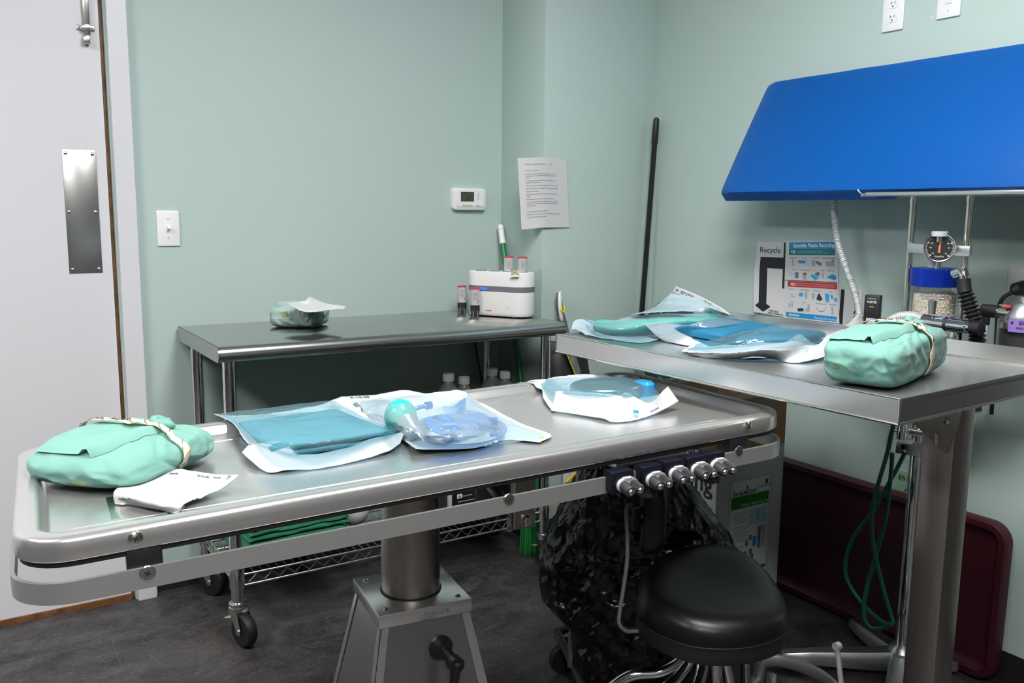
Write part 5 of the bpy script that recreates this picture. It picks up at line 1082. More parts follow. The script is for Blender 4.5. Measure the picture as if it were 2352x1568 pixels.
fr = [[fB(1585, 802, .014), fB(1640, 795, .026), fB(1700, 792, .036), fB(1745, 788, .042), fB(1800, 788, .042), fB(1838, 768, .055), fB(1875, 792, .030), fB(1905, 768, .040), fB(1950, 752, .040), fB(1972, 722, .058)],
      [fB(1572, 808, .010), fB(1640, 808, .018), fB(1700, 808, .024), fB(1745, 806, .028), fB(1800, 806, .028), fB(1842, 800, .028), fB(1880, 806, .020), fB(1915, 790, .026), fB(1955, 770, .030), fB(1980, 730, .046)],
      [fB(1565, 812, .004), fB(1630, 822, .002), fB(1690, 824, .002), fB(1740, 822, .002), fB(1790, 829, .001), fB(1822, 834, .001), fB(1865, 828, .004), fB(1915, 812, .010), fB(1955, 790, .016), fB(1980, 750, .030)]]
def deco4(m, g):
    sheet_poly(m, g, [(.035, .45), (.085, .50), (.085, .68), (.03, .62)], 'pr_grey', .0008)
    for k in range(3): sheet_poly(m, g, [(.52+.02*k, .45+.12*k), (.60, .45+.12*k), (.60, .48+.12*k), (.52+.02*k, .48+.12*k)], 'pr_pale', .0008)
sheet('paper_front', fr, 'pouch_paper', None, None, None, 6, 8, .0035, 16, .0006, 24.0, deco4, pb2)
fm = [[fB(1600, 792, .012), fB(1660, 775, .030), fB(1720, 758, .050), fB(1780, 746, .058), fB(1840, 750, .050), fB(1890, 762, .030)],
      [fB(1590, 798, .014), fB(1660, 784, .044), fB(1730, 770, .060), fB(1800, 762, .062), (fB(1850, 766, .056)), fB(1900, 770, .032)],
      [fB(1580, 803, .012), fB(1650, 796, .034), fB(1730, 785, .050), fB(1800, 778, .056), fB(1840, 778, .052), fB(1890, 782, .032)],
      [fB(1575, 808, .010), fB(1640, 802, .026), fB(1710, 796, .038), fB(1790, 790, .044), fB(1830, 784, .046), fB(1872, 792, .032)]]
sheet('film', fm, 'film_blue', None, None, None, 7, 7, .003, 14, 0, 17.0, None, pb2)
pillowB('folded_drape', [fB(1690, 770, .045)-EZ*.045, fB(1768, 744, .045)-EZ*.045, fB(1896, 756, .045)-EZ*.045, fB(1815, 778, .045)-EZ*.045], .038, 'drape_deep', 'deep blue folded cloth in the pouch beside the taped cube bundle', 'drape', None, 2, 0, 14.0, .004)
# ---- aqua cube bundle
n0, n1, n2 = fB(1925, 872), fB(2064, 889), fB(2168, 838)
ya = math.atan2(n1.y-n0.y, n1.x-n0.x)
e1, e2 = n1-n0, n2-n1
yaw_ = math.atan2(e2.y, e2.x)
cB = (n0+n2)/2
perp = V((-math.sin(yaw_), math.cos(yaw_), 0))
bundle('wrapped_bundle', cB+EZ*0-UX*.012+UY*.014+V((-.047, -.008, 0)), yaw_, e2.length*1.16, abs(e1.dot(perp))*1.34, .104, 'cloth', 21.3, 'tall aqua cloth bundle taped across, right end of the tray table', 'wrapped bundle', band=(.05, .18, .15), pinch=.26, stain=[(-1.55, .55, .05, .20, 'stain'), (-1.65, -.05, .10, .22, 'stain2')], group='cloth wrapped bundles', N=96, pw=6.0)
# ------------------------------------------------------------------ maroon tray leaning on the right wall
t0, t1 = onX(1800, 1060, 2.385), onX(2290, 1190, 2.385)
m = MB(); W_ = .86; y1 = -1.832; H_ = .458; tilt = .012
mo = V((2.362, y1, .012)); mx = EY; my = V((tilt, 0, 1)).normalized(); mz = mx.cross(my)
if mz.x > 0: mz = -mz
out = rrect(W_, H_, .055, 8, 0, 0)
def mr(ins, d): return [mo+mx*x+my*y+mz*d for x, y in rrect(W_-2*ins, H_-2*ins, max(.055-ins, .012), 8, ins, ins)]
m.loft([mr(0, -.014), mr(0, .012), mr(.006, .020), mr(.022, .020), mr(.034, .006), mr(.045, .002)], 'maroon'); tag(m.build('maroon_tray', smooth=40), 'large dark maroon plastic tray leaning on the right wall', 'tray')
# ------------------------------------------------------------------ recycling carton with clear liner
bx0, bx1, byf, byb, bz, bw = 1.903, 2.198, -1.192, -.895, .742, .578
t = thing('recycling_carton', ((bx0+bx1)/2, (byf+byb)/2, 0), 'tall white and brown recycling carton with clear liner under the tray table', 'carton')
def cbox(m, z0, z1, mt, th=.004):
    for (x0, x1, y0, y1) in ((bx0, bx1, byf, byf+th), (bx0, bx1, byb-th, byb), (bx0, bx0+th, byf, byb), (bx1-th, bx1, byf, byb)): m.box(((x0+x1)/2, (y0+y1)/2, (z0+z1)/2), (x1-x0, y1-y0, z1-z0), mt)
m = MB(); cbox(m, 0, bw, 'card_white'); cbox(m, bw, bz, 'card'); m.box(((bx0+bx1)/2, (byf+byb)/2, .004), (bx1-bx0-.01, byb-byf-.01, .006), 'card')
for (x0, x1, y0, y1) in ((bx0+.006, bx1-.006, byb-.007, byb-.004), (bx1-.0075, bx1-.0045, byf+.006, byb-.006)): m.box(((x0+x1)/2, (y0+y1)/2, .35), (x1-x0, y1-y0, .68), 'card')
m.build('carton_body', t, smooth=0)
m = MB(); Yf = byf-.0004
def fq(x, y): return onY(x, y, Yf)
def fp(pts, mt, l=.0004): m.add([fq(x, y)-EY*l for x, y in pts], [tuple(range(len(pts)))], mt)
def ft(s, size, x, y, mt='ink', **k): m.text(s, size, fq(x, y), EX, EZ, mt, lift=.001, **k)
O = fq(1674, 1107); Rr = fq(1778, 1081); 
LX0, LX1, LZ1, LZ0 = O.x+.004, fq(1770, 1090).x+.006, fq(1674, 1107).z, .155
def dash(a, b):
    n = max(2, int((b-a).length/.0085)); d = (b-a)/n; X_ = d.normalized(); Y_ = EY.cross(X_)
    for i in range(n): p = a+d*i; m.quad(p-EY*.0006, p+d*.55-EY*.0006, p+d*.55+Y_*.0016-EY*.0006, p+Y_*.0016-EY*.0006, 'ink_grey')
yp = Yf
c00, c10, c11, c01 = V((LX0, yp, LZ0)), V((LX1, yp, LZ0)), V((LX1, yp, LZ1)), V((LX0, yp, LZ1))
for a, b in ((c00, c10), (c10, c11), (c11, c01), (c01, c00)): dash(a, b)
w_ = LX1-LX0; h_ = LZ1-LZ0
LIFT = [.0006]
def lp(u, v, w, h, mt): LIFT[0] += .00006; m.plate(V((LX0+u*w_, yp, LZ1-(v+h)*h_)), EX, EZ, w*w_, h*h_, mt, LIFT[0])
def lt(s, size, u, v, mt='ink_grey', **k): m.text(s, size, V((LX0+u*w_, yp, LZ1-v*h_)), EX, EZ, mt, lift=.0042, **k)
lp(.0+.06, .02, .88, .94, 'white'); lp(.06, .165, .88, .12, 'pr_green'); lt('RUBICON', .017, .22, .15, 'ink', bold=.0004); lt('revolution', .015, .62, .115, 'pr_blue'); lp(.84, .045, .07, .045, 'pr_green'); lp(.40, .07, .04, .04, 'pr_teal'); lt('Plastics Recycling Box', .0155, .27, .268, 'white', sx=.95)
lp(.10, .10, .03, .06, 'ink_grey'); lp(.155, .12, .04, .035, 'ink_grey')
for k in range(5): lp(.12, .33+.022*k, .34-.04*(k % 3), .007, 'pr_grey')
lp(.50, .31, .42, .16, 'pr_pale'); lp(.66, .33, .08, .10, 'pr_grey')
lt('1.', .012, .07, .345); lt('2.', .012, .07, .475); lt('3.', .012, .07, .67)
for k in range(7): lp(.14, .46+.024*k, .36-.03*(k % 3), .007, 'pr_grey')
for k in range(5): lp(.12, .66+.024*k, .28-.03*(k % 3), .007, 'pr_grey')
lp(.72, .50, .17, .22, 'grey_lt'); lp(.72, .50, .06, .22, 'ink_grey'); lp(.60, .59, .08, .10, 'pr_blue')
for k, (u, v) in enumerate(((.42, .62), (.50, .57), (.40, .72), (.52, .71), (.45, .79), (.56, .76))): lp(u, v, .07, .05, 'ink_grey')
lp(.06, .90, .88, .03, 'pr_green')
fp([(1729, 1030), (1733, 1029), (1733, 1060), (1729, 1061)], 'marker')
for (x, y, w) in ((1757, 1036, .055), (1757, 1041, .035), (1757, 1046, .05), (1757, 1052, .03)): m.plate(fq(x, y), EX, EZ, w*.7, .0035, 'ink_grey', .0008)
m.plate(fq(1755, 1031), EX, EZ, .09, .0015, 'ink', .0008); m.plate(fq(1788, 1040), EX, EZ, .008, .006, 'ink', .0008)
m.build('front_print', t, smooth=0)
m = MB(); Xl = bx0-.0005
def lq(x, y): return onX(x, y, Xl)
q = lq(1640, 1173)
m.text('Recycling', .085, V((Xl, byf+.018, .452)), -EY, EZ, 'ink', align='RIGHT', lift=.0008, bold=.0015); m.text('green', .034, V((Xl, byf+.19, bw-.018)), -EY, EZ, 'ink', align='CENTER', lift=.0008); m.text('autoclave', .05, V((Xl, byf+.008, bw-.02)), -EY, EZ, 'ink', align='RIGHT', lift=.0008, bold=.0008); m.plate(V((Xl, byf+.148, bw-.07)), -EY, EZ, .002, .07, 'ink', .0006)
m.build('side_print', t, smooth=0)
# liner: clear bag folded over the rim, ballooning at the right
m = MB(); n = 40; rings = []
loop = rrect(bx1-bx0-.012, byb-byf-.012, .03, 10, bx0+.006, byf+.006); cxm, cym = (bx0+bx1)/2, (byf+byb)/2
for k, (z, sc_, am) in enumerate(((.62, .955, .004), (.66, .965, .006), (.69, .975, .008), (bz+.012, 1.0, .010), (bz+.022, 1.05, .010), (bz+.005, 1.10, .012), (bz-.035, 1.13, .016), (bz-.075, 1.12, .018))):
    ring = []
    for (x, y) in loop:
        dx, dy_ = x-cxm, y-cym; wob = noise.noise(V((x*30, y*30, k*.8)))*am+abs(noise.noise(V((x*60, y*60, k*.4))))*am*.7; l = math.hypot(dx, dy_)
        ext = 0.0
        if k >= 4: ext = max(0, (x-bx1+.03)/.03)*.020*min(1, (k-3)/2)
        s2 = 1.0+(sc_-1.0)*(.3 if y < cym else .8) if k >= 4 else sc_
        ring.append(V((cxm+dx*(s2+wob/l)+ext, cym+dy_*(s2+wob/l), z+wob*1.1)))
    rings.append(ring)
m.loft(rings, 'clear', cap0=False, cap1=False); m.build('liner', t, smooth=70)
# ------------------------------------------------------------------ black bag on a wheeled hamper frame
yb_ = -1.38
prof = [(1048, 1345, 1545), (1090, 1330, 1566), (1150, 1302, 1612), (1200, 1278, 1655), (1240, 1256, 1690), (1265, 1247, 1697), (1290, 1241, 1680), (1330, 1241, 1668), (1375, 1246, 1660), (1410, 1280, 1650), (1440, 1310, 1640), (1490, 1315, 1630), (1530, 1328, 1620), (1560, 1340, 1610), (1600, 1365, 1590)]
t = thing('hamper', (1.35, yb_, 0), 'black polythene bag hanging on a wheeled hamper frame behind the stool', 'bag hamper')
bC = V((1.42, -1.33, .4)); bN = V((bC.x-CAM.x, bC.y-CAM.y, 0)).normalized(); bW = V((bN.y, -bN.x, 0))
m = MB(); rings = []; NR = 176
pr = []
for i in range(len(prof)-1):
    for k in range(8): f = k/8; pr.append(tuple(prof[i][j]*(1-f)+prof[i+1][j]*f for j in range(3)))
pr.append(prof[-1])
for k, (y, xl, xr_) in enumerate(pr):
    a, b = onP(xl, y, bC, bN), onP(xr_, y, bC, bN); c = (a+b)/2; hw = (b-a).length/2; hd = min(.14, hw*.95); ring = []
    for i in range(NR):
        an = 2*math.pi*i/NR; ca, sa = math.cos(an), math.sin(an); e = 2.6; rx = hw*math.copysign(abs(ca)**(2/e), ca); ry = hd*math.copysign(abs(sa)**(2/e), sa)
        p = V((c.x, c.y, max((a.z+b.z)/2, .012)))+bW*rx+bN*ry; nn_ = bW*ca+bN*sa; pl_ = noise.noise(V((an*3.0, c.z*2, 1.0)))*.014*(1 if c.z > .42 else .6)
        pq = V((p.x, p.y, p.z*.75)); cr_ = (.45-abs(noise.noise(pq*9+V((7, 0, 0))))*1.3)*.020+(.3-abs(noise.noise(pq*23+V((2, 0, 0)))))*.024+(.3-abs(noise.noise(pq*48)))*.016
        ring.append(p+nn_*(pl_*(abs(sa)*.8+.2)+cr_*(abs(sa)*.8+.2))+EZ*(cr_*.5))
    rings.append(ring)
m.loft(list(reversed(rings)), 'bag'); m.build('bag', t, smooth=60)
m = MB()
cb = onZ(1296, 1510, .045); a_ = V((cb.x+.02, cb.y, .09))
for q0, q1 in ((V((a_.x, -1.07, .09)), V((1.60, -1.07, .09))), (V((1.26, -1.42, .09)), V((1.58, -1.42, .09))), (V((a_.x, -1.07, .09)), V((1.26, -1.42, .09))), (V((1.60, -1.07, .09)), V((1.58, -1.42, .09)))): m.tube([q0, q1], .012, 'grey_dk', 10)
for q0, q1 in ((V((1.32, -1.25, .09)), V((1.30, -1.30, .70))), (V((1.58, -1.25, .09)), V((1.52, -1.30, .70)))): m.tube([q0, q1], .010, 'steel_dark', 10)
m.tube([V((1.30, -1.44, .70)), V((1.52, -1.44, .70)), V((1.52, -1.30, .70)), V((1.30, -1.30, .70))], .008, 'steel_dark', 8, closed=True)
m.build('frame', t)
for k, q in enumerate((cb, V((1.60, -1.07, .045)), V((1.26, -1.42, .045)), V((1.58, -1.42, .045)))):
    m = MB(); d = V((.25, .97, 0)).normalized(); m.lathe([(.010, -.012), (.040, -.012), (.045, -.006), (.045, .006), (.040, .012), (.010, .012)], 'rubber', V((q.x, q.y, .045)), (V((-d.y, d.x, 0)), EZ, d), 26); m.box(V((q.x, q.y, .07))+d*.016, (.03, .004, .06), 'steel_warm', (V((-d.y, d.x, 0)), d, EZ)); m.build('castor', t)
# ------------------------------------------------------------------ black stool with small back pad
sz = .475
outl = [(1462, 1400), (1474, 1345), (1520, 1300), (1580, 1278), (1650, 1270), (1715, 1290), (1765, 1330), (1800, 1380), (1809, 1422), (1795, 1450), (1740, 1470), (1670, 1478), (1590, 1472), (1530, 1452), (1485, 1428)]
P_ = spline([onZ(x, y, sz) for x, y in outl], 5, True); cS = sum(P_, V((0, 0, 0)))/len(P_)
t = thing('stool', (cS.x, cS.y, 0), 'black vinyl saddle stool with small back pad on chrome legs', 'stool')
def sring(k, z, dish=0.0):
    out = []
    for p in P_:
        d = p-cS; q = cS+d*k; f = d.normalized(); out.append(V((q.x, q.y, z+dish*(f.dot(V((-.75, .66, 0)))))))
    return out
dv = .012
m = MB(); m.loft([sring(.985, .462), sring(1.0, .467), sring(1.0, .478, dv*.3), sring(.985, .492, dv*.6), sring(.95, .503, dv*.7), sring(.88, .511, dv*.7), sring(.75, .514, dv*.6), sring(.55, .509, dv*.4), sring(.3, .503, dv*.2), sring(.06, .501, 0)], 'vinyl'); m.build('seat', t, smooth=60)
m = MB(); m.loft([sring(.72, .418), sring(.90, .420), sring(.965, .425), sring(.985, .435), sring(.985, .462)], 'rubber'); m.build('seat_shell', t, smooth=50)
m = MB(); m.tube([p+V((0, 0, 0)) for p in sring(.990, .4625)], .0022, 'rubber', 6, closed=True); m.build('seat_piping', t)
hb = V((cS.x-.015, cS.y-.005, 0))
m = MB(); m.lathe([(.050, .420), (.050, .392), (.047, .381), (.044, .379)], 'chrome', hb, n=34); m.lathe([(.034, .40), (.034, .30), (.030, .12), (.030, .06)], 'rubber', hb, n=24); m.lathe([(.014, .40), (.014, .05)], 'steel_dark', hb, n=16); m.build('hub', t)
for k, a0 in enumerate((195, 255, 330, 22, 150)):
    m = MB(); a = math.radians(a0); d = V((math.cos(a), math.sin(a), 0)); s_ = V((-d.y, d.x, 0))
    for sg in ((-1, 1) if k == 0 else (0,)):
        w = s_*(.018*sg); m.tube(spline([hb+d*.030+w*.4+EZ*.385, hb+d*.055+w+EZ*.345, hb+d*.10+w*1.5+EZ*.318, hb+d*.17+w*1.8+EZ*.308, hb+d*.225+w*1.6+EZ*.262, hb+d*.25+w+EZ*.19, hb+d*.265+w+EZ*.06] if k in (0, 3, 4) else [hb+d*.030+EZ*.385, hb+d*.045+EZ*.31, hb+d*.075+EZ*.22, hb+d*.15+EZ*.11, hb+d*.24+EZ*.055, hb+d*.27+EZ*.05], 8), .0125, 'chrome', 14)
    m.build('leg', t)
    m = MB(); q = hb+d*.268+EZ*.027; m.lathe([(.006, -.011), (.025, -.011), (.027, 0), (.025, .011), (.006, .011)], 'rubber', q, (d, EZ, s_), 22); m.cyl(q+EZ*.02, q+EZ*.045, .008, 'chrome', 10); m.build('castor', t)
ya_ = onZ(1472, 1449, .432)
def sp(x, y, Y=ya_.y): return onY(x, y, Y)
m = MB(); pts = spline([ya_+V((.14, -.05, -.008)), sp(1470, 1449), sp(1440, 1449), sp(1424, 1436), sp(1422, 1415), sp(1432, 1350), sp(1440, 1290), sp(1441, 1235), sp(1439, 1190), sp(1440, 1165), sp(1452, 1163)], 6); m.tube(pts, .017, 'strap', 10, flat=(.22, 1)) if False else m.tube(pts, .0042, 'strap', 10)
wv = V((.55, .83, 0)).normalized(); ring = []
m.loft([[p+wv*s1*.019+n1 for s1, n1 in ((0, V((0,0,0))), (1, V((0,0,0))), (1, V((.003, -.002, .0))), (0, V((.003, -.002, 0))))] for p in pts], 'grey_dk', close=True); m.build('back_strap', t, smooth=40)
bc0 = sp(1472, 1185)+V((.02, .02, 0)); bdir = V((.60, .80, 0)).normalized(); bn_ = V((.80, -.60, 0)).normalized()
m = MB()
for k_, (kk, d) in enumerate(((.90, -.004), (1, .004), (1, .024), (.93, .036), (.75, .042))): pass
m.loft([[bc0+bdir*x*kk+EZ*y*kk+bn_*d+bn_*(.35*x*x*4) for x, y in rrect(.20, .165, .05, 7, -.06, -.085)] for kk, d in ((.92, -.006), (1, .002), (1, .024), (.93, .036), (.75, .042))], 'vinyl'); m.build('back_pad', t, smooth=50)
m = MB(); q = sp(1455, 1183); m.prism([(-.030, -.018), (.020, -.022), (.030, -.014), (.030, .010), (.022, .018), (-.030, .026)], q+V((0, -.012, 0)), V((.9, .43, 0)).normalized(), EZ, V((.43, -.9, 0)).normalized(), .006, 'black'); X_ = V((.9, .43, 0)).normalized(); m.lathe([(.007, 0), (.0065, .004), (.0001, .005)], 'alu_matt', q+V((0, -.012, 0))+X_*.013+V((.43, -.9, 0)).normalized()*.006, (X_, EZ, V((.43, -.9, 0)).normalized()), 12); m.build('bracket', t)
# ------------------------------------------------------------------ anaesthesia machine on a wheeled pole behind the tray table
XM = 2.20
def mq(x, y, X=XM): return onX(x, y, X)
pb, pt = mq(2062, 1530), mq(2118, 1000); PY = (pb.y+pt.y)/2
t = thing('anaesthesia_machine', (XM, PY, 0), 'wheeled anaesthesia machine with chrome pole, gauge and granule canister', 'anaesthesia machine')
hub = V((XM, PY, 0)); R1, R2 = mq(2089, 590).y, mq(2218, 590).y
m = MB(); m.lathe([(.0205, .06), (.0205, .82), (.018, .83), (.018, 1.02)], 'chrome', hub, n=34); m.build('pole', t)
m = MB(); m.lathe([(.052, .022), (.055, .035), (.045, .062), (.033, .085), (.027, .092)], 'alu', hub, n=32); m.build('hub', t)
ends = [onZ(1795, 1494, .052), onZ(2283, 1522, .048), onZ(1958, 1418, .05), V((XM-.02, PY-.34, .048)), V((XM-.30, PY-.16, .048))]
ends[2].x = min(ends[2].x, XR-.05)
for k, e in enumerate(ends):
    d = V((e.x-hub.x, e.y-hub.y, 0)); L_ = min(d.length, .36); d.normalize(); s_ = V((-d.y, d.x, 0)); rings = []
    if hub.x+d.x*L_ > 2.325: L_ = (2.325-hub.x)/d.x
    for f, w, z0, z1 in ((.02, .030, .022, .078), (.3, .026, .022, .070), (.75, .022, .024, .060), (.96, .019, .028, .052), (1.0, .012, .032, .047)):
        c_ = hub+d*(L_*f); rings.append([c_+s_*(w*sx)+EZ*z for sx, z in ((-1, z0), (1, z0), (1.0, (z0+z1*2)/3), (.72, z1), (-.72, z1), (-1.0, (z0+z1*2)/3))])
    m = MB(); m.loft(rings, 'alu'); m.build('base_leg', t, smooth=40)
    m = MB(); c_ = hub+d*(L_-.03); m.lathe([(.005, -.009), (.013, -.008), (.0135, 0), (.013, .008), (.005, .009)], 'rubber', c_+EZ*.0135, (d, EZ, s_), 18); m.build('castor', t)
# mounting plate, rods, shelf
m = MB(); m.box(V((XM+.005, (R1+R2)/2, .94)), (.05, abs(R1-R2)+.05, .022), 'alu_matt', bev=.003); m.build('mounting_plate', t)
for yy in (R1, R2): m = MB(); m.lathe([(.0088, .90), (.0088, 1.354)], 'zinc', (XM, yy, 0), n=20); m.lathe([(.0105, 1.338), (.0105, 1.354)], 'zinc', (XM, yy, 0), n=18); m.build('rod', t)
SH = 1.354; sx0 = 2.095; yl = onX(1990, 436, sx0).y
m = MB(); m.box(V(((sx0+2.385)/2, (yl-2.12)/2, SH+.005)), (2.385-sx0, 2.12+yl if False else abs(-2.12-yl), .010), 'alu', bev=.002); a = V((sx0+.001, yl, SH+.008)); m.tube([a, a+V((0, .012, -.004)), a+V((0, .022, .003)), a+V((0, .028, .010))], .0022, 'alu', 8)
m.box(V((2.24, yl+.010, SH+.003)), (.28, .022, .003), 'alu', (EX, V((0, .97, -.25)), V((0, .25, .97)))); m.build('shelf', t, smooth=30)
# gauge on its bar
gn = V((-.86, -.50, .05)).normalized(); gx = gn.cross(EZ).normalized(); gx = -gx if gx.dot(RT) < 0 else gx; gy = gn.cross(gx); gy = -gy if gy.z < 0 else gy
a, b = mq(2086, 569, XM-.014), mq(2230, 577, XM-.014); d = (b-a).normalized()
m = MB(); m.box((a+b)/2, ((b-a).length, .012, .026), 'alu', (d, EZ.cross(d), EZ), bev=.0015); m.build('gauge_bar', t)
gc = mq(2158.5, 568, XM-.050); gr = .0385
m = MB(); m.lathe([(gr*.9, -.022), (gr, -.018), (gr, .006), (gr*.95, .010), (gr*.90, .009), (gr*.88, .004)], 'zinc', gc, (gx, gy, gn), 44, close=False); m.lathe([(gr*.9, -.022), (.0001, -.022)], 'zinc', gc, (gx, gy, gn), 44, close=False); gb = m.build('gauge', t)
m = MB(); m.lathe([(gr*.93, .002), (.0001, .002)], 'dial', gc, (gx, gy, gn), 44, close=False)
for i in range(41):
    an = math.radians(225-270*i/40); big = i % 10 == 0; r0, r1, w = gr*.70 if big else gr*.78, gr*.86, .0011 if big else .0006
    dr_ = gx*math.cos(an)+gy*math.sin(an); dt = gy*math.cos(an)-gx*math.sin(an); o_ = gc+gn*.0026; m.quad(o_+dr_*r0-dt*w, o_+dr_*r1-dt*w, o_+dr_*r1+dt*w, o_+dr_*r0+dt*w, 'white')
for s_, an in (('20', 150), ('40', 182), ('60', 225), ('20', 30), ('40', -2), ('60', -45), ('0', 90)):
    a_ = math.radians(an); m.text(s_, .0052, gc+(gx*math.cos(a_)+gy*math.sin(a_))*gr*.56-gy*.002, gx, gy, 'white', 'CENTER', lift=.0028)
m.text('SurgiVet', .0062, gc-gy*gr*.66, gx, gy, 'white', 'CENTER', lift=.0028, shear=.2); m.text('cmH2O', .004, gc+gy*gr*.30, gx, gy, 'white', 'CENTER', lift=.0028); m.build('dial', gb, smooth=0)
m = MB(); nd = (gy*.998+gx*.06).normalized(); nx = nd.cross(gn); o_ = gc+gn*.0042; m.add([o_-nx*.0012+nd*gr*.62, o_+nx*.0012+nd*gr*.62, o_+nx*.0018, o_+nx*.0030-nd*gr*.36, o_-nx*.0030-nd*gr*.36, o_-nx*.0018], [(0,1,2,3,4,5)], 'orange'); m.lathe([(.003, .004), (.0001, .0058)], 'alu', gc, (gx, gy, gn), 12); m.build('needle', gb, smooth=0, solid=.0006)
m = MB(); q = mq(2158.5, 538, XM-.05); m.lathe([(.017, -.006), (.020, -.005), (.020, .006), (.018, .0075)], 'grey_lt', q, n=26); m.lathe([(.008, -.02), (.008, 0)], 'zinc', q, n=14); m.build('relief_valve_cap', t)
m = MB(); q = mq(2155, 606, XM-.03); m.lathe([(.0085, -.016), (.0085, .022)], 'zinc', q, n=18); m.lathe([(.014, -.010), (.014, .006)], 'grey_lt', q+V((0, .014, 0)), n=20); m.build('gauge_stem', t)
# canister
cl, cr_ = mq(2098, 632), mq(2203, 637); cc2 = V((XM, (cl.y+cr_.y)/2, 0)); cR = .0625; lz0, lz1 = mq(2150, 657).z, mq(2150, 615).z
cz = mq(2150, 790).z-.03
m = MB(); m.lathe([(cR*.96, lz0), (cR, lz0+.002), (cR, lz1-.003), (cR*.95, lz1), (.0001, lz1)], 'blue_lid', cc2, n=56); m.build('canister_lid', t)
m = MB(); m.lathe([(cR*.86, cz+.012), (cR*.86, lz0+.002)], 'acrylic', cc2, n=48, close=False)
yv = V((-.86, -.50, 0)); xv = V((.5, -.86, 0))
for k, (w, z) in enumerate(((.052, lz0-.012), (.046, lz0-.019), (.046, lz0-.025), (.040, lz0-.031))):
    n_ = 14
    for i in range(n_):
        a0, a1 = (i/n_-.5)*w/(cR*.87)*1.6, ((i+.7)/n_-.5)*w/(cR*.87)*1.6
        P = lambda a, zz: cc2+(yv*math.cos(a)+xv*math.sin(a))*(cR*.865)+EZ*zz
        h = .004 if k == 0 else .0026; m.quad(P(a0, z), P(a1, z), P(a1, z+h), P(a0, z+h), 'ink_grey')
m.build('canister_wall', t)
m = MB(); gz = mq(2150, 674).z; prof = [(cR*.82, cz+.015), (cR*.82, gz), (cR*.6, gz+.004), (.0001, gz+.006)]; m.lathe(prof, 'granule', cc2, n=48); rnd2 = random.Random(3)
for i in range(420):
    a = rnd2.uniform(math.pi*.85, math.pi*1.75); z = rnd2.uniform(cz+.05, gz+.003); q = cc2+V((math.cos(a), math.sin(a), 0))*cR*.82+EZ*z; d = V((rnd2.uniform(-1, 1), rnd2.uniform(-1, 1), rnd2.uniform(-1, 1))).normalized(); m.tube([q-d*.003, q+d*.003], .0015, 'granule', 5)
o = m.build('granules', t, smooth=50); o['kind'] = 'stuff'
m = MB(); m.lathe([(cR, cz-.02), (cR, cz+.014), (cR*.9, cz+.016)], 'blue_lid', cc2, n=48); m.build('canister_base', t)
# chrome elbow and black corrugated hose
m = MB(); e0 = mq(2192, 628, XM-.05); m.tube(spline([e0, mq(2206, 624, XM-.055), mq(2214, 631, XM-.06), mq(2216, 643, XM-.06)], 6), .0125, 'chrome', 18); m.build('elbow', t)
hp_ = spline([mq(2213, 640, XM-.06), mq(2216, 668, XM-.06), mq(2228, 705, XM-.06), mq(2240, 742, XM-.06), mq(2245, 770, XM-.055), mq(2243, 800, XM-.05), mq(2236, 850, XM-.05)], 40)
Ls = 0; pts = []; rr = []
for i in range(len(hp_)-1):
    Ls += (hp_[i+1]-hp_[i]).length; pts.append(hp_[i]); rr.append(.0168 if Ls < .035 else .0165+.0042*math.sin(Ls*2*math.pi/.0105))
m = MB(); m.tube(pts, rr, 'rubber', 20); m.build('breathing_hose', t, smooth=80)
# chrome T fitting and clear hose
a, b, c_ = mq(2122, 737, XM-.10), mq(2178, 745, XM-.10), mq(2234, 752, XM-.10); d = (c_-a).normalized()
m = MB(); m.tube([a, b-d*.006], .0185, 'chrome', 24); m.tube([b-d*.007, b+d*.001], .0155, 'grey_dk', 20); m.tube([b+d*.002, c_-d*.014], .0165, 'chrome', 24); m.tube([c_-d*.016, c_], .013, 'chrome', 20); q = mq(2139, 732, XM-.108); m.lathe([(.009, 0), (.009, .018), (.010, .018), (.010, .034), (.008, .036)], 'steel_dark', q+EZ*.012, n=18); m.lathe([(.004, 0), (.003, .003), (.0001, .004)], 'chrome', q+V((-.014, -.012, .004)), (EY, EZ, -EX), 12); m.build('tee_fitting', t)
m = MB(); m.tube([c_-d*.002, c_+d*.022], .0185, 'black', 18); m.build('hose_cuff', t)
m = MB(); q = mq(2197, 752, XM-.06); m.lathe([(.016, -.08), (.016, .0), (.012, .012)], 'chrome', q, n=22); m.build('outlet_post', t)
hp_ = spline([mq(2126, 737, XM-.10), mq(2095, 727, XM-.10), mq(2062, 730, XM-.09), mq(2035, 750, XM-.08), mq(2015, 790, XM-.08)], 40); Ls = 0; pts = []; rr = []
for i in range(len(hp_)-1): Ls += (hp_[i+1]-hp_[i]).length; pts.append(hp_[i]); rr.append(.0125+.0016*math.sin(Ls*2*math.pi/.0065))
m = MB(); m.tube(pts, rr, 'clear_hose', 16); m.build('clear_hose', t, smooth=80)
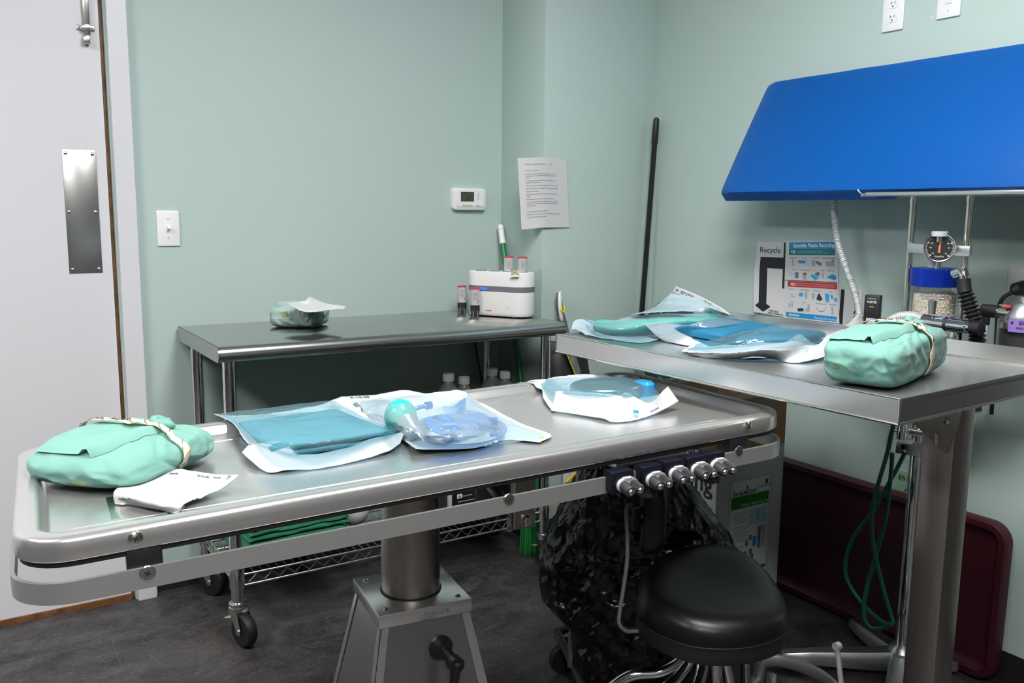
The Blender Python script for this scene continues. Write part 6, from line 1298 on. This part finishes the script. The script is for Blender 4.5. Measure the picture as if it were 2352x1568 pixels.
# flow meter
a, b = mq(1992, 677, 2.25), mq(2022, 677, 2.25); c_ = (a+b)/2; w = abs(a.y-b.y); fx, fy = V((.35, -.937, 0)), EZ; fn_ = V((-.937, -.35, 0))
q = V((c_.x, c_.y, c_.z-.075)); m = MB(); m.box(q, (w*1.02, .150, .028), 'black', (fx, fy, fn_), bev=.003); m.text('PORTER', .0085, q+fy*.052+fn_*.0142, fx, fy, 'white', 'CENTER', bold=.0002, sx=.85); m.plate(q-fx*.012+fy*.064+fn_*.0142, fx, fy, .024, .0015, 'grey_lt'); m.plate(q-fx*.006+fy*.040+fn_*.0142, fx, fy, .012, .0018, 'yellow_lime'); m.build('flow_meter', t)
m = MB(); m.box(q-fy*.035+fn_*.0135, (.026, .085, .006), 'grey_lt', (fx, fy, fn_), bev=.001); m.box(q-fy*.035+fn_*.017, (.012, .078, .004), 'acrylic', (fx, fy, fn_), bev=.001)
for k in range(9): m.plate(q-fx*.011+fy*(-.065+.008*k)+fn_*.0168, fx, fy, .005, .0008, 'ink')
m.build('flow_tube', t); m = MB(); m.box(q-fn_*.02-fx*.0, (.012, .06, .04), 'grey_lt', (fx, fy, fn_)); m.box(V((XM+.03, (q.y+R1)/2, .945)), (.03, abs(q.y-R1)+.05, .02), 'alu_matt'); m.build('meter_bracket', t)
# vaporiser
vc = mq(2356, 720, XM+.02); vx = V((vc.x, vc.y, 0)); z = lambda y: mq(2340, y, XM+.02).z
m = MB(); m.lathe([(.050, z(800)), (.050, z(752)), (.052, z(750)), (.052, z(742))], 'grey_dk', vx, n=40); m.lathe([(.058, z(752)), (.058, z(738)), (.050, z(733)), (.050, z(722)), (.046, z(714)), (.030, z(694)), (.026, z(692)), (.020, z(690)), (.020, z(680)), (.0001, z(680))], 'alu', vx, n=44); m.build('vaporiser', t)
m = MB(); n_ = 10; r_ = .0595; cam2 = V((CAM.x-vx.x, CAM.y-vx.y, 0)).normalized(); s2 = V((-cam2.y, cam2.x, 0)); s2 = s2 if s2.dot(RT) > 0 else -s2
def cylp(a, zz, r=r_): return vx+(cam2*math.cos(a)+s2*math.sin(a))*r+EZ*zz
lz, hz = z(757), z(728)
for i in range(n_): a0, a1 = -.62+1.6*i/n_, -.62+1.6*(i+1)/n_; m.quad(cylp(a0, lz), cylp(a1, lz), cylp(a1, hz), cylp(a0, hz), 'purple')
tm = MB(); tm.text('ISO', .012, (0, 0, 0), EX, EY, 'ink', bold=.0004); tm.text('FOR VETE', .0068, (-.004, -.011, 0), EX, EY, 'ink', bold=.0003); m.add([cylp(-.22+p.x/r_, lz+.019+p.y, r_+.0006) for p in tm.v], tm.f, 'ink'); q = cylp(-.45, lz+.023, r_+.0006); m.lathe([(.004, 0), (.0001, .0008)], 'ink', q, (s2, EZ, cam2), 12); m.build('drug_label', t)
m = MB(); a, b = mq(2257, 712, XM-.01), mq(2294, 716, XM-.01); d = (b-a).normalized(); m.tube([a, b], .0165, 'black', 22); m.tube([b, b+d*.03], .0125, 'zinc', 16); m.tube([a+d*.010-EZ*.012, a+d*.010-EZ*.035], .010, 'black', 14); m.tube([a+d*.010-EZ*.035, a+d*.010-EZ*.10], .0085, 'grey_lt', 14); m.build('vaporiser_inlet', t)
m = MB(); m.ball(mq(2314, 705, XM-.02), .0075, 'red', 14, (1.2, 1, .7)); m.build('red_tab', t)
m = MB(); a, b = mq(2297, 698, XM+.03), mq(2318, 700, XM+.03); zb = .93; m.box(V((a.x, (a.y+b.y)/2, (a.z+zb)/2)), (.012, abs(a.y-b.y), a.z-zb), 'alu', bev=.0015); m.box(V((XM+.03, (R2+vx.y)/2, .94)), (.04, abs(R2-vx.y)+.04, .02), 'alu_matt'); m.build('vaporiser_bracket', t)
# valve block and fittings on the pole
m = MB(); q = mq(2094, 1029, XM-.035); m.box(q+V((.012, 0, 0)), (.062, .082, .032), 'alu', (V((.94, .34, 0)).normalized(), V((-.34, .94, 0)).normalized(), EZ), bev=.002); m.lathe([(.0075, 0), (.0075, .002), (.006, .002), (.005, -.006), (.0001, -.006)], 'grey_dk', mq(2075, 1026, XM-.068), (EY, EZ, -EX), 18, close=False); m.build('pole_block', t)
m = MB(); q = mq(2072, 990, XM-.05); m.lathe([(.013, -.022), (.0135, -.02), (.0135, .016), (.012, .019)], 'chrome', q, n=22); m.cyl(q, q+V((0, .035, 0)), .007, 'chrome', 14); m.tube([q+V((0, .035, 0)), q+V((-.004, .038, -.05))], .0062, 'zinc', 12); m.tube([q+V((.02, -.01, .0)), q+V((.03, -.045, .0))], .010, 'zinc', 14); m.build('supply_valve', t)
def hose(pts, X, label): 
    P = []
    for i, (x, y) in enumerate(pts): P.append(onX(x, y, X+.006*math.sin(i*1.1)))
    m = MB(); m.tube(spline(P, 8), .0058, 'green_hose', 12); o = m.build('green_hose', t); o['label'] = label
hose([(2056, 955), (2050, 985), (2038, 1040), (2012, 1130), (2003, 1190), (2008, 1260), (2026, 1340), (2046, 1410), (2053, 1432)], XM-.12, 'green hose')
hose([(2049, 1040), (2047, 1080), (2036, 1180), (2011, 1280), (1992, 1345), (1984, 1405), (1997, 1438), (2024, 1442), (2048, 1432)], XM-.10, 'green hose')
hose([(2080, 1036), (2062, 1072), (2030, 1130), (2005, 1175), (1962, 1232), (1943, 1285), (1948, 1335), (1985, 1390), (2028, 1428), (2046, 1432)], XM-.08, 'green hose')
# white ring seen behind the tray table's column
m = MB(); q = mq(2196, 948, 2.30); m.lathe([(.040, -.006), (.055, -.006), (.057, 0), (.055, .006), (.040, .006)], 'white', q, (EY, EZ, -EX), 40, close=False); m.lathe([(.0001, -.004), (.040, -.004)], 'label_green', q, (EY, EZ, -EX), 36, close=False); m.cyl(q, V((XM, PY, q.z)), .008, 'alu_matt', 12); m.build('pipe_ring', t)
# ------------------------------------------------------------------ clear corrugated hose hanging in front of the posters
hp_ = spline([onX(1915, 452, 2.26), onX(1917, 500, 2.26), onX(1926, 560, 2.27), onX(1943, 615, 2.28), onX(1961, 665, 2.28), onX(1972, 710, 2.27), onX(1975, 760, 2.25), onX(1975, 800, 2.24)], 44); Ls = 0; pts = []; rr = []
for i in range(len(hp_)-1): Ls += (hp_[i+1]-hp_[i]).length; pts.append(hp_[i]); rr.append(.0098+.0014*math.sin(Ls*2*math.pi/.0062))
m = MB(); m.tube(pts, rr, 'clear_hose', 16); tag(m.build('hanging_hose', smooth=80), 'translucent corrugated hose hanging from the blue pad shelf past the posters', 'hose')
# ------------------------------------------------------------------ blue padded board leaning on the wall above the machine
TX = 2.352; TLp = onX(1765, 192, TX); ya_ = TLp.y; bxx = 2.1+(ya_-onX(1650, 450, 2.1).y)/(onX(1650, 450, 2.2).y-onX(1650, 450, 2.1).y)*.1
bz_ = onX(1650, 450, bxx).z; tz = TLp.z; yend = -2.10
m = MB(); rings = []; K = 40
nrm = V((tz-bz_, 0, -(TX-bxx))).normalized(); upv = V((TX-bxx, 0, tz-bz_)).normalized(); Hh = math.hypot(TX-bxx, tz-bz_); th = .045
for i in range(K+1):
    f = i/K; f2 = f; y = ya_+(yend-ya_)*f; e = min(1, min(f, 1-f)/.012)**.5 if 0 < f < 1 else 0.0; sagz = .026*(1-max(0, min(1, (yl-.02-y)/.06+.0)))  # left part hangs over the shelf end
    def P(a, d): return V((bxx, y, bz_+.008))+upv*(a*Hh)+nrm*d
    sh = (1-e)*.010; ring = []
    for (a, d) in ((.002, .012), (.012, .002), (.05, -.002), (.35, -.006), (.65, -.006), (.95, -.002), (.988, .002), (.998, .012), (.998, th-.010), (.985, th), (.5, th+.0), (.10, th)):
        aa = a+(.010 if a < .1 else (-.010 if a > .9 else 0))*(1-e); dd = d+(th/2-d)*(1-e)*.35; q = P(aa, dd); w = noise.noise(V((y*9, a*6, 1)))*.0016; ring.append(q-nrm*w)
    q = P(.0, th*.9); ring.append(V((q.x, y, max(q.z-.004, SH+.0105 if sagz < .002 else q.z-.004))))
    rings.append([V((p.x, p.y, max(p.z, SH+.011 if sagz < .013 else 0))) for p in ring])
m.loft(rings, 'blue_vinyl'); tag(m.build('blue_pad', smooth=50), 'long blue vinyl padded board leaning on the right wall above the posters', 'padded board')
# socket plate with plug, low at the right edge
p0 = onX(2320, 612, XR); c_ = V((XR, p0.y-.0575, p0.z-.0575)); tt = thing('power_socket', c_, 'wall socket with black plug at the right edge, behind the vaporiser', 'power socket')
m = MB(); m.box(c_-EX*.004, (.008, .115, .115), 'grey_lt', bev=.002); m.build('plate', tt)
tt = thing('power_plug', onX(2345, 662, XR-.03), 'black power plug and cord in the socket at the right edge', 'plug')
m = MB(); a = V((XR-.009, c_.y, onX(2345, 660, XR-.03).z)); m.tube([a, a+V((-.02, .0, -.0)), a+V((-.05, .008, -.004)), a+V((-.055, .012, -.01))], [.02, .02, .017, .010], 'rubber', 16); m.build('plug', tt)
m = MB(); m.tube(spline([a+V((-.045, .010, -.008)), a+V((-.055, .035, -.03)), a+V((-.05, .047, -.07)), a+V((-.04, .05, -.15)), a+V((-.03, .05, -.35))], 8), .0055, 'rubber', 10); m.build('cord', tt)
